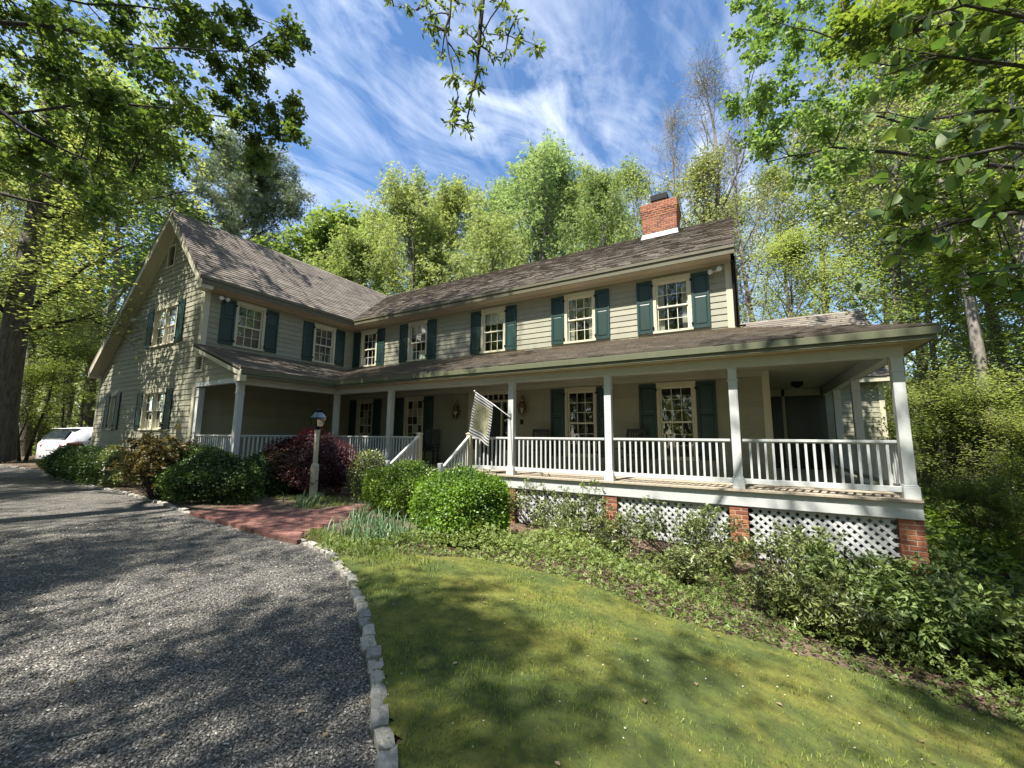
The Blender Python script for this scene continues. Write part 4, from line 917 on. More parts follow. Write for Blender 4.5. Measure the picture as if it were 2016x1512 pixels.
# rocking chairs on the porch
def rocker(loc, rz, lbl):
    c = empty('rocking_chair', loc, rz); tag(c, lbl, 'rocking chair', 'dark rocking chairs on the porch')
    def P_(n, f): m = MB(); f(m); return m.build(n, DARKW, c, bevel=.003)
    P_('seat', lambda m: m.box(-.26, -.26, .40, .26, .22, .43))
    for s_ in (-1, 1):
        P_('rocker_runner', lambda m: m.tube([(s_*.25, -.42, .06), (s_*.25, -.2, .022), (s_*.25, .1, .02), (s_*.25, .35, .06), (s_*.25, .46, .11)], .02, 6))
        P_('leg', lambda m: m.bar((s_*.25, -.22, .03), (s_*.25, -.24, .62), .04, .04)); P_('leg', lambda m: m.bar((s_*.24, .2, .03), (s_*.24, .36, 1.12), .04, .04))
        P_('armrest', lambda m: m.box(s_*.27-.05, -.30, .62, s_*.27+.05, .26, .645))
    b = P_('backrest', lambda m: (m.bar((-.26, .355, 1.09), (.26, .355, 1.09), .03, .10, up=(0, 0, 1)), m.bar((-.26, .25, .52), (.26, .25, .52), .03, .05)))
    for i in range(7): m = MB(); x_ = -.19+i*.0635; m.bar((x_, .25, .5), (x_, .35, 1.07), .03, .012, up=(0, 1, 0)); m.build('slat', DARKW, b)
    return c
rocker((8.85, -.62, .01), R(8), 'dark wooden rocking chair between the lantern and the middle porch window')
rocker((11.52, -.62, .01), R(-6), 'dark wooden rocking chair in front of the gap before the last porch window')
rocker((4.75, -.55, .01), R(20), 'dark wooden rocking chair near the steps beside the tall dark shutter')

# white car behind the wing
CP = MB(); car = empty('parked_car', (-12.0, -5.7, -.50), R(17)); tag(car, 'white sport utility vehicle parked beyond the gable end of the house', 'car')
WHT = simple('white_car_paint', (.72, .73, .75), .18, 0, .6); DG = simple('dark_car_glass', (.015, .02, .03), .06, 0, .8); REDL = simple('red_tail_lamp', (.35, .01, .015), .12, 0, .8); TYR = simple('black_rubber', (.015, .015, .015), .8); RIM = simple('alloy_rim', (.4, .4, .42), .3, .8)
# section rings along y (0 rear .. 4.8 front): (y, half width low, belt z, half width belt, roof z, half width roof)
sec = [(.0, .78, .95, .80, 1.02, .74), (.08, .88, 1.02, .88, 1.16, .74), (.35, .93, 1.06, .92, 1.50, .66), (.75, .94, 1.07, .93, 1.67, .64), (1.8, .94, 1.05, .94, 1.72, .66), (2.7, .94, 1.03, .94, 1.66, .66), (3.4, .94, 1.01, .92, 1.22, .74), (3.75, .93, .99, .91, 1.04, .80), (4.5, .88, .88, .84, .92, .7), (4.75, .74, .72, .70, .74, .6)]
rings = []
for y, wl, bz, wb, rz_, wr in sec: rings.append([(-wl, y, .30), (-wl-.02, y, .62), (-wb, y, bz), (-wr, y, rz_-.04), (-wr*.6, y, rz_), (wr*.6, y, rz_), (wr, y, rz_-.04), (wb, y, bz), (wl+.02, y, .62), (wl, y, .30)])
vs = [p for r_ in rings for p in r_]; fs = []
for i in range(len(rings)-1):
    for k in range(10): fs.append((i*10+k, i*10+(k+1) % 10, (i+1)*10+(k+1) % 10, (i+1)*10+k))
fs += [tuple(range(9, -1, -1)), tuple((len(rings)-1)*10+k for k in range(10))]
CP.add(vs, fs); cb_ = CP.build('body', WHT, car, smooth=True, bevel=.02)
def patch(name, pts, m_, off=.012):
    P_ = [Vector(p) for p in pts]; n = (P_[1]-P_[0]).cross(P_[2]-P_[0]).normalized(); c = sum(P_, Vector())/len(P_)
    if n.dot(c-Vector((0, 2.3, .9))) < 0: n = -n
    q = MB(); q.prism([p-n*.02 for p in P_], n*(off+.02)); return q.build(name, m_, car)
for s_ in (-1, 1):
    patch('side_window', [(s_*.93, .72, 1.13), (s_*.935, 1.7, 1.11), (s_*.68, 1.7, 1.62), (s_*.69, 1.2, 1.60)], DG, .03); patch('side_window', [(s_*.935, 1.78, 1.11), (s_*.935, 2.7, 1.10), (s_*.70, 2.55, 1.58), (s_*.68, 1.78, 1.62)], DG, .03)
    patch('tail_light', [(s_*.50, .03, .98), (s_*.88, .08, 1.01), (s_*.90, .08, .86), (s_*.55, .0, .86)], REDL, .03); patch('tail_light', [(s_*.90, .08, .99), (s_*.955, .55, .98), (s_*.955, .42, .88), (s_*.91, .06, .86)], REDL, .03)
    for y in (.95, 3.85):
        w_ = MB(); w_.tube([(s_*.74, y, .345), (s_*.96, y, .345)], .345, 20); wo_ = w_.build('wheel', TYR, car); w_ = MB(); w_.tube([(s_*.955, y, .345), (s_*.972, y, .345)], .23, 16); w_.build('rim', RIM, wo_)
patch('rear_window', [(-.70, .055, 1.17), (.70, .055, 1.17), (.58, .31, 1.50), (-.58, .31, 1.50)], DG, .03); patch('number_plate', [(-.26, -.0, .80), (.26, -.0, .80), (.26, -.0, .68), (-.26, -.0, .68)], simple('plate_white', (.5, .5, .5), .4), .02)
q = MB(); q.box(-.62, .28, 1.60, .62, .62, 1.635); q.build('spoiler', WHT, car, bevel=.01)

# ------------------------------------------------------------------ foliage builders
DIAMOND = (np.array([(0, 0, 0), (.32, .42, .10), (0, 1, 0), (-.32, .42, .10)]), np.array([(0, 1, 2), (0, 2, 3)]))
LONG = (np.array([(0, 0, 0), (.17, .5, .05), (0, 1, -.05), (-.17, .5, .05)]), np.array([(0, 1, 2), (0, 2, 3)]))
MAPLE = (np.array([(0, 0, 0), (.28, -.06, 0), (.52, .38, -.04), (.22, .42, .05), (.27, .80, -.02), (0, 1.0, -.08), (-.27, .80, -.02), (-.22, .42, .05), (-.52, .38, -.04), (-.28, -.06, 0)]),
         np.array([(0, 1, 3), (1, 2, 3), (0, 3, 7), (3, 5, 7), (3, 4, 5), (7, 5, 6), (0, 7, 9), (9, 7, 8)]))
CLUST = (np.array([(0, 0, 0), (.30, .35, .12), (.08, .9, 0), (-.28, .5, -.05), (.55, .75, .0), (-.45, .85, .1), (-.1, .3, .1)]), np.array([(0, 1, 6), (1, 4, 2), (6, 2, 3), (0, 6, 3), (3, 2, 5)]))
NEEDLE = (np.array([(0, 0, 0), (.05, 1, 0), (.35, .8, .15), (-.35, .8, .2), (.15, .75, -.35), (-.2, .8, -.3), (.09, .1, .05)]), np.array([(0, 6, 1), (0, 6, 2), (0, 6, 3), (0, 6, 4), (0, 6, 5)]))
def leaves(P, S, tmpl, m, name, up=.7, droop=0, tone=None, seed=0, outward=None, dirs=None, tvar=.25):
    r = np.random.default_rng(seed); n = len(P); T, Fc = tmpl
    N = r.normal(0, 1, (n, 3)); N /= np.linalg.norm(N, axis=1)[:, None]; N = N*(1-up)+np.array([0, 0, up])
    if outward is not None: N = N+outward
    N /= np.linalg.norm(N, axis=1)[:, None]+1e-9
    D = r.normal(0, 1, (n, 3)) if dirs is None else dirs+r.normal(0, .35, (n, 3)); D[:, 2] -= droop
    D -= N*(D*N).sum(1)[:, None]; D /= np.linalg.norm(D, axis=1)[:, None]+1e-9; Q = np.cross(D, N)
    S = np.asarray(S)*r.uniform(.7, 1.25, n)
    V = P[:, None]+S[:, None, None]*(T[None, :, 0:1]*Q[:, None]+T[None, :, 1:2]*D[:, None]+T[None, :, 2:3]*N[:, None])
    F = (Fc[None]+(np.arange(n)*len(T))[:, None, None]).reshape(-1, 3)
    tn = np.clip((.5 if tone is None else tone)+r.normal(0, tvar, n), 0, 1)
    return np_mesh(name, V.reshape(-1, 3), F, m, {'tone': np.repeat(tn, len(T))})
def tubes_mesh(lines, m, name, base_n=6):
    """lines: list of (pts (k,3), radii (k,))"""
    Vs, Fs, off = [], [], 0
    for pts, rad in lines:
        pts = np.asarray(pts, float); k = len(pts); n = base_n if rad[0] > .05 else (4 if rad[0] > .015 else 3)
        d = np.gradient(pts, axis=0); d /= np.linalg.norm(d, axis=1)[:, None]+1e-9
        ref = np.array([0, 0, 1.]) if abs(d[0, 2]) < .9 else np.array([1., 0, 0]); a = np.cross(d, ref); a /= np.linalg.norm(a, axis=1)[:, None]+1e-9; b = np.cross(d, a)
        an = 2*np.pi*np.arange(n)/n
        V = pts[:, None]+(a[:, None]*np.cos(an)[None, :, None]+b[:, None]*np.sin(an)[None, :, None])*np.asarray(rad)[:, None, None]
        i = np.arange(k-1)[:, None]*n; j = np.arange(n)[None]; j2 = (j+1) % n
        F = np.stack([i+j, i+j2, i+n+j2, i+n+j], -1).reshape(-1, 4)+off; Vs.append(V.reshape(-1, 3)); Fs.append(F); off += k*n
    return np_mesh(name, np.concatenate(Vs), np.concatenate(Fs), m, smooth=True)
def bend(p0, d, L, k, r, up=.0, wob=.12):
    d = np.array(d, float); d /= np.linalg.norm(d); pts = [np.array(p0, float)]
    for i in range(k):
        d = d+r.normal(0, wob, 3)+np.array([0, 0, up]); d /= np.linalg.norm(d); pts.append(pts[-1]+d*L/k)
    return np.array(pts)
def gen_tree(seed, H, cb, env, r0, nl, el0, el1, nsec, ntw, nleaf, lsize, clr, tmpl, lm, bm, twl=.7, up=.5, droop=.2, multi=1, lean=.025, barkonly=False, extra_twigs=0, sup=.05, limb_up=.12):
    r = np.random.default_rng(seed); lines = []; C = []; Dd = []
    for mlt in range(multi):
        base = np.array([0, 0, -.3]) if multi == 1 else np.array([r.normal(0, .12), r.normal(0, .12), -.3])
        ld = np.array([r.normal(0, lean), r.normal(0, lean), 1.]); tp = bend(base, ld, H*(.97 if multi == 1 else r.uniform(.7, .97)), 10, r, .10, .045)
        rad = r0/(multi**.5)*(1-np.linspace(0, 1, 11)**1.1*.93); rad[0] *= 1.35; lines.append((tp, rad)); hh = tp[:, 2]
        for k in range(nl//multi):
            t = cb+(1-cb)*((k+.5)/(nl//multi))**.85; z = t*H
            if z > hh[-1]-.2: z = hh[-1]-.3
            p0 = np.array([np.interp(z, hh, tp[:, i]) for i in range(3)]); az = k*2.4+r.uniform(-.4, .4)+mlt
            e = R(el0+(el1-el0)*(t-cb)/(1-cb)+r.normal(0, 7)); L = max(.6, env((t-cb)/(1-cb))*r.uniform(.75, 1.12)); rr = np.interp(z, hh, rad)*.5
            lp_ = bend(p0, (math.cos(az)*math.cos(e), math.sin(az)*math.cos(e), math.sin(e)), L, 6, r, limb_up, .09); lines.append((lp_, np.linspace(max(rr, .018), .008, 7)))
            for s in range(nsec):
                f = .22+.78*(s+.6)/nsec; q = f*6; i0 = min(int(q), 5); sp = lp_[i0]+(lp_[i0+1]-lp_[i0])*(q-i0); dd = lp_[i0+1]-lp_[i0]; dd /= np.linalg.norm(dd)
                sd_ = r.normal(0, 1, 3); sd_ -= dd*(sd_@dd); sd_ /= np.linalg.norm(sd_); d2 = dd*.55+sd_*.8+np.array([0, 0, .15]); L2 = L*.42*(1.15-.6*f)*r.uniform(.7, 1.3)
                s2 = bend(sp, d2, max(L2, .35), 4, r, sup, .16); lines.append((s2, np.linspace(max(.012, rr*.35), .005, 5)))
                for w_ in range(ntw):
                    q2 = (w_+.8)/ntw*4; i1 = min(int(q2), 3); p = s2[i1]+(s2[i1+1]-s2[i1])*(q2-i1) if w_ < ntw-1 else s2[-1]
                    d3 = r.normal(0, 1, 3); d3[2] = abs(d3[2])*.5; d3 /= np.linalg.norm(d3); L3 = twl*r.uniform(.5, 1.2); e3 = p+d3*L3*.6; lines.append((np.array([p, p+d3*L3*.5+r.normal(0, .03, 3), e3+d3*L3*.4]), np.array([.007, .005, .003])))
                    for q_ in (.5, 1.0): C.append(p+d3*L3*q_); Dd.append(d3)
                    for x_ in range(extra_twigs):
                        d4 = d3+r.normal(0, .6, 3); d4 /= np.linalg.norm(d4); b4 = p+d3*L3*r.uniform(.2, .9); lines.append((np.array([b4, b4+d4*L3*.35+r.normal(0, .03, 3), b4+d4*L3*.8]), np.array([.006, .005, .003])))
    bark = tubes_mesh(lines, bm, 'trunk'); lv = None
    if not barkonly:
        C = np.array(C); Dd = np.array(Dd); n = nleaf; idx = r.integers(0, len(C), n); ct = r.normal(0, .22, len(C))
        P = C[idx]+r.normal(0, clr, (n, 3)); lv = leaves(P, np.full(n, lsize), tmpl, lm, 'crown', up, droop, .5+ct[idx], seed, tvar=.15)
    return bark, lv, H
ov = lambda R_, p=.45: (lambda t: R_*max(.12, math.sin(math.pi*min(1, (t*.82+.18)))**.8))      # rounded crown
ovt = lambda R_: (lambda t: R_*(1-t)**.55*min(1, .45+t*2.2))
con = lambda R_: (lambda t: R_*(1-t*.85))
PROTO = {
 'oak': gen_tree(11, 16, .28, ov(5.2), .30, 26, 10, 68, 7, 5, 15000, .20, .17, CLUST, L_OAK, BARK),
 'oak_b': gen_tree(12, 16, .25, ov(4.8), .28, 24, 12, 65, 7, 5, 15000, .20, .19, CLUST, L_YEL, BARK),
 'poplar': gen_tree(13, 22, .25, ov(5.6), .34, 34, 32, 74, 7, 5, 20000, .20, .19, CLUST, L_POPLAR, BARK, limb_up=.2),
 'bright': gen_tree(14, 12, .22, ov(3.8), .18, 20, 15, 60, 6, 5, 13000, .19, .2, MAPLE, L_BRIGHT, BARKD),
 'thin': gen_tree(15, 20, .38, ov(3.9), .21, 24, 30, 70, 6, 4, 7500, .15, .2, DIAMOND, L_YEL, BARKL, extra_twigs=1, limb_up=.16),
 'thin_b': gen_tree(16, 20, .42, ov(4.3), .24, 22, 25, 70, 6, 4, 8500, .16, .22, DIAMOND, L_BUD, BARK, extra_twigs=1, limb_up=.16),
 'bare': gen_tree(17, 21, .30, ov(5.4), .34, 15, 45, 74, 7, 5, 1100, .09, .2, DIAMOND, L_BUD, TWIG, extra_twigs=2, twl=.8, limb_up=.18),
 'pine': gen_tree(18, 22, .50, ov(5.4), .32, 26, 15, 60, 7, 5, 30000, .34, .22, NEEDLE, L_PINE, BARKD, up=.1, droop=-.6, twl=.5),
 'layer': gen_tree(19, 8, .18, ov(3.4), .09, 22, 5, 45, 6, 5, 12500, .11, .16, DIAMOND, L_YEL, BARKD, multi=2, up=.85, lean=.3, limb_up=.03),
 'layer_b': gen_tree(20, 6, .10, ov(2.7), .07, 24, 8, 55, 6, 5, 15000, .095, .17, DIAMOND, L_UNDER, BARKD, multi=3, up=.8, lean=.3, limb_up=.03),
 'mid': gen_tree(21, 15, .25, ov(4.4), .2, 26, 8, 62, 7, 5, 19000, .125, .22, DIAMOND, L_YEL, BARK, up=.7),
 'mid_b': gen_tree(22, 15, .22, ov(4.6), .2, 28, 8, 60, 7, 5, 19000, .125, .22, MAPLE, L_BRIGHT, BARKL, up=.7),
 'shade': gen_tree(23, 17, .38, ov(5.6), .34, 24, 8, 64, 6, 4, 5600, .18, .20, CLUST, L_MAPLE, BARK),
}
def tree(kind, x, y, H, rz, label, group=None, wide=1.0, name='tree', leanx=0, cat='tree', z=None):
    b, l, H0_ = PROTO[kind]; s = H/H0_; o = empty(name, (x, y, float(h(x, y)) if z is None else z), R(rz)); o.rotation_euler.x = R(leanx); o.scale = (s*wide, s*wide, s); tag(o, label, cat, group)
    ob('trunk', b, o); ob('crown', l, o) if l is not None else None; return o
def tree_px(kind, u, vtop, depth, rz, label, **k):
    p = at(u, vtop, depth); g_ = float(h(p[0], p[1])); return tree(kind, p[0], p[1], (p[2]-g_)*k.pop('hs', 1.0), rz, label, **k)
# trees behind the roofs
tree_px('pine', 425, 318, 36, 20, 'grey-green pine with a flat rounded top rising behind the gable roof', name='pine_tree', wide=1.15)
tree_px('bright', 622, 462, 34, 70, 'small vivid green tree above the long slope of the wing roof', name='maple_tree')
tree_px('oak', 815, 405, 33, 10, 'yellowish round-topped oak behind the valley where the roofs meet', name='oak_tree', wide=.95)
tree_px('oak_b', 900, 385, 36, 130, 'broad yellow-green oak behind the porch roof, next to the tallest leafy tree', name='oak_tree', wide=.85)
tree_px('oak_b', 745, 440, 44, 200, 'farther oak showing low between the wing roof and the round-topped oak', name='oak_tree')
tree_px('poplar', 1052, 284, 34, 50, 'tallest leafy tree with a domed fresh green crown behind the middle of the house', name='tulip_tree', wide=1.3)
tree_px('oak_b', 1178, 362, 30, 290, 'narrow green tree just beside the chimney, below the domed tall tree', name='oak_tree', wide=.62)
tree_px('oak', 980, 440, 27, 250, 'low dense green tree close behind the main roof ridge', name='oak_tree', wide=.8)
tree_px('oak_b', 700, 480, 29, 340, 'low yellow-green tree filling the notch above the roof valley', name='oak_tree', wide=.9)
tree_px('bare', 1385, 185, 30, 0, 'tall bare-twigged tree with barely opened buds standing behind the chimney', name='budding_tree', wide=1.0)
tree_px('bare', 1295, 225, 33, 120, 'slimmer bare-twigged tree directly above the chimney cap', name='budding_tree', wide=.7)
tree_px('thin', 1250, 330, 36, 60, 'thin spring tree with sparse leaves between the chimney and the domed tree', name='birch_tree')
tree_px('thin_b', 1350, 330, 27, 200, 'sparse pale green tree right behind the roof ridge end', name='birch_tree', wide=1.1)
tree_px('bare', 1480, 260, 25, 240, 'dark-limbed budding tree leaning out beyond the corner of the main roof', name='budding_tree', wide=.75)
# woods beyond the side porch
W = [('thin', 1530, 330, 27, 30, 'slender tree with airy yellow leaves above the side porch roof'), ('thin_b', 1610, 250, 31, 80, 'pale sparse tree with an upright trunk over the rear wing roof'),
 ('mid', 1560, 470, 22, 10, 'bushy yellow-green tree just above the ridge of the rear wing'), ('thin', 1740, 190, 24, 140, 'tall straight tree whose grey trunk stands behind the tip of the porch roof'),
 ('mid_b', 1690, 330, 27, 220, 'leafy maple seen between two grey trunks above the porch eave'), ('oak_b', 1840, 150, 28, 300, 'big yellow-green tree deep in the woods behind the corner post'),
 ('thin_b', 1900, 60, 19, 20, 'tall pale-trunked tree nearest the edge of the woods'), ('mid', 1830, 380, 18, 60, 'mid-height bushy tree behind the porch roof tip'),
 ('mid_b', 1960, 260, 16, 110, 'dense bright maple at the margin of the woods'), ('thin', 1990, 120, 26, 190, 'straight grey-trunked tree half hidden by the overhanging branch'),
 ('thin', 1800, -40, 16, 70, 'slender pale trunk standing in front of the woodland, past the porch roof tip'), ('thin', 1935, -80, 14.5, 310, 'slender pale trunk nearest the corner pier side of the woods'), ('thin_b', 1690, 60, 21, 170, 'straight trunk rising behind the rear wing roof gable'), ('oak', 2080, 200, 20, 40, 'broad oak at the margin of the picture in the woods')]
for i, (kd, u, v, d, rz, lb) in enumerate(W): tree_px(kd, u, v, d, rz, lb, name='woodland_tree', group='woodland trees beyond the side porch')
W = [('layer', 1900, 700, 11.5, 10, 'layered light green understory tree beside the corner post'), ('layer', 1790, 730, 17, 90, 'layered understory tree showing between the porch posts'), ('layer_b', 1960, 760, 12, 200, 'dark bushy undergrowth tree low beside the corner pier'),
 ('layer_b', 1860, 800, 14, 300, 'glossy undergrowth bush right behind the corner post'), ('layer', 2030, 770, 10.5, 150, 'layered understory tree at the very edge of the view'), ('layer_b', 1760, 800, 20, 40, 'small bush seen through the side porch railing'), ('layer_b', 2060, 880, 8.8, 70, 'dark bush above the glossy rhododendrons'),
 ('layer_b', 1880, 930, 8.6, 20, 'dense dark shrub close behind the brick corner pier'), ('layer_b', 1980, 960, 8.0, 160, 'second dense dark shrub beyond the corner pier'), ('layer', 1960, 690, 17, 250, 'taller layered tree deep in the undergrowth'), ('layer_b', 1900, 700, 19, 120, 'thick green undergrowth between the trunks')]
for kd, u, v, d, rz, lb in W: tree_px(kd, u, v, d, rz, lb, name='understory_tree', group='undergrowth beyond the side porch')
# trees beyond the driveway and the gable
p = at(-12, 860, 13.5); bt = empty('big_tree', (p[0], p[1], -.9)); tag(bt, 'massive grey-barked leaning trunk beside the driveway, nearest the car', 'tree')
r_ = np.random.default_rng(5); top = [at(u, v, d) for u, v, d in ((-14, 905, 13.4), (2, 840, 13.5), (18, 720, 13.6), (38, 600, 13.8), (58, 500, 14.0), (72, 420, 14.2), (86, 320, 14.4), (95, 180, 14.6))]
lines = [([np.array(q)-np.array(bt.location) for q in top], np.array([.50, .36, .33, .305, .28, .25, .22, .16]))]
bl = []; C = []
for (u, v, d), (u2, v2, d2), L in (((58, 610, 13.8), (230, 520, 12.5), 3.6), ((50, 650, 13.7), (170, 640, 13.4), 2.6), ((62, 540, 13.9), (130, 450, 13.5), 3), ((30, 640, 13.7), (-90, 500, 13), 3), ((78, 400, 14.2), (260, 330, 13), 4.5), ((80, 360, 14.2), (-60, 200, 13), 4), ((85, 300, 14.4), (190, 120, 13), 4), ((74, 430, 14.2), (330, 420, 14), 5)):
    a_, b_ = at(u, v, d), at(u2, v2, d2); l_ = bend(a_, b_-a_, np.linalg.norm(b_-a_)*1.1, 6, r_, .03, .07); bl.append((l_-np.array(bt.location), np.linspace(.085, .02, 7)))
    for s in range(9):
        q = l_[1+s//2]; s2 = bend(q, (b_-a_)/np.linalg.norm(b_-a_)+r_.normal(0, .7, 3), 1.5, 4, r_, .02, .15); bl.append((s2-np.array(bt.location), np.linspace(.02, .006, 5)))
        for c in s2[1:]: C += [c+r_.normal(0, .25, 3) for _ in range(2)]
ob('trunk', tubes_mesh(lines, BARK, 'trunk', 14), bt); ob('limbs', tubes_mesh(bl, BARKD, 'limbs'), bt)
C = np.array(C); n = 9000; P = C[r_.integers(0, len(C), n)]+r_.normal(0, .2, (n, 3))-np.array(bt.location); ob('crown', leaves(P, np.full(n, .11), MAPLE, L_YEL, 'crown', .75, .2, seed=5), bt)
W = [('thin_b', 15, 330, 20, 10, 'slim tree close behind the massive leaning trunk'), ('mid', 150, 250, 26, 60, 'bushy yellow-green tree between the leaning trunk and the gable'), ('layer', 110, 560, 21, 110, 'dark-stemmed forked tree over the parked car'),
 ('oak_b', 250, 300, 34, 160, 'oak rising behind the slope of the gable roof'), ('layer', 190, 640, 24, 210, 'small layered tree touching the low eave of the gable'),
 ('thin', 90, 300, 24, 350, 'straight dark-limbed tree between the leaning trunk and the car'), ('mid_b', 300, 230, 30, 30, 'fresh green maple peeping over the gable peak'), ('layer_b', 40, 700, 19, 80, 'low leafy tree under the leaning trunk')]
for kd, u, v, d, rz, lb in W: tree_px(kd, u, v, d, rz, lb, name='woodland_tree', group='woodland trees beyond the gable')
for kd, u, v, d, rz, lb in (('layer_b', 30, 800, 20, 10, 'dark shrub thicket across the gravel, before the car'), ('layer_b', 85, 815, 27, 100, 'dark shrub thicket right behind the parked car'), ('layer_b', -30, 790, 18, 200, 'dark shrub thicket below the leaning trunk')): tree_px(kd, u, v, d, rz, lb, name='thicket_shrub', cat='shrub')
# far woods that read as one mass
r_ = np.random.default_rng(77); ang = r_.uniform(R(40), R(185), 420); rd = r_.uniform(42, 95, 420); tx = CAM[0]+rd*np.cos(ang); ty = CAM[1]+rd*np.sin(ang); hh_ = r_.uniform(12, 19, 420)
a2_ = r_.uniform(R(188), R(395), 260); r2_ = r_.uniform(24, 58, 260); k_2 = (np.abs(CAM[0]+r2_*np.cos(a2_)-0) > -99); ang = np.concatenate([ang, a2_]); rd = np.concatenate([rd, r2_]); tx = CAM[0]+rd*np.cos(ang); ty = CAM[1]+rd*np.sin(ang); hh_ = np.concatenate([hh_, r_.uniform(17, 25, 260)])
mids = (ang > R(92)) & (ang < R(150)); hh_[mids] *= .62
for kd, u, v, d, rz, lb, wd in (('poplar', 960, 372, 42, 10, 'green tree filling the gap left of the domed tall tree, farther off', 1.0), ('oak', 1120, 395, 40, 80, 'far round green tree to the chimney side of the domed tall tree', 1.0), ('poplar', 1215, 400, 44, 140, 'far green tree whose crown meets the twigs behind the chimney', .9), ('mid', 1430, 400, 36, 30, 'far pale green tree behind the end of the main roof', 1.0), ('oak_b', 860, 440, 40, 10, 'far low oak between the two oaks over the valley', 1.2)): tree_px(kd, u, v, d, rz, lb, name='background_tree', wide=wd)
lines = []; P = []
for x, y, H_ in zip(tx, ty, hh_):
    z = float(h(x, y)) if np.hypot(x-5, y) < 120 else -1.; lines.append((np.array([(x, y, z-.5), (x+r_.normal(0, .4), y, z+H_*.5), (x+r_.normal(0, .8), y, z+H_*.92)]), np.array([.22, .16, .04])))
    n_ = 300 if np.hypot(x-CAM[0], y-CAM[1]) > 40 else 420; t_ = r_.uniform(.12, 1, n_); rad = 3.4*np.sqrt(np.sin(np.pi*np.clip(t_*.85+.12, 0, 1)))*np.sqrt(r_.uniform(0, 1, n_)); a_ = r_.uniform(0, 6.28, n_); P.append(np.stack([x+rad*np.cos(a_), y+rad*np.sin(a_), z+H_*t_], 1))
P = np.concatenate(P); fw = ob('distant_woods', leaves(P, np.full(len(P), .50), CLUST, L_YEL, 'distant_woods', .4, .2, seed=9, tvar=.35)); tag(fw, 'distant green woods all around, too far to tell the trees apart', 'woods', kind='stuff')
ob('trunks', tubes_mesh(lines, BARK, 'trunks', 5), fw)['kind'] = 'stuff'
P = np.stack([CAM[0]+0*tx, ty, ty], 1)
n = 34000; ang = r_.uniform(R(20), R(185), n); rd = 7+55*r_.uniform(0, 1, n)**.8; x = CAM[0]+rd*np.cos(ang); y = CAM[1]+rd*np.sin(ang); k = ~((x > -22) & (x < 17.6) & (y > -13) & (y < 14)) & ~((y < -5) & (x < 19)) & ~((ang > R(165)) & (y < -4)); x, y = x[k], y[k]
z = h(x, y)+r_.uniform(0, 1, len(x))**1.6*(1.2+1.1*np.sin(x*.5)*np.cos(y*.4)); q_ = 16000; qx = r_.uniform(16.7, 27, q_); qy = r_.uniform(-6.5, 7, q_); x = np.concatenate([x, qx]); y = np.concatenate([y, qy]); z = np.concatenate([z, h(qx, qy)+r_.uniform(0, 1, q_)**1.3*(.55+.35*np.sin(qx*1.9)*np.cos(qy*1.6))]); bw_ = ob('undergrowth', leaves(np.stack([x, y, z], 1), .42*np.clip(np.hypot(x-CAM[0], y-CAM[1])/28, .22, 1), CLUST, L_UNDER, 'undergrowth', .6, 0, seed=19, tvar=.3)); tag(bw_, 'low green undergrowth covering the woodland floor', 'undergrowth', kind='stuff')
# shade trees standing behind the photographer
SH = [(-4.5, -17.5, 16, 'shade tree across the driveway, nearest the gable side'), (4.0, -18.5, 17, 'shade tree across the driveway opposite the brick walk'),
      (8.8, -16.6, 14, 'low-crowned shade tree behind the near end of the driveway'), (1.2, -13.2, 23, 'very tall shade tree on the gravel side, nearest the wing'), (17.0, -12.8, 19, 'shade tree behind the sloping lawn'), (-8, -17, 19, 'shade tree at the far side of the driveway'), (23.5, -11, 15, 'shade tree beyond the lawn'), (4, -31, 20, 'tallest shade tree in the back row')]
for i, (x, y, H_, lb) in enumerate(SH): tree('shade', x, y, H_, i*67, lb, name='shade_tree', group='shade trees behind the viewer')

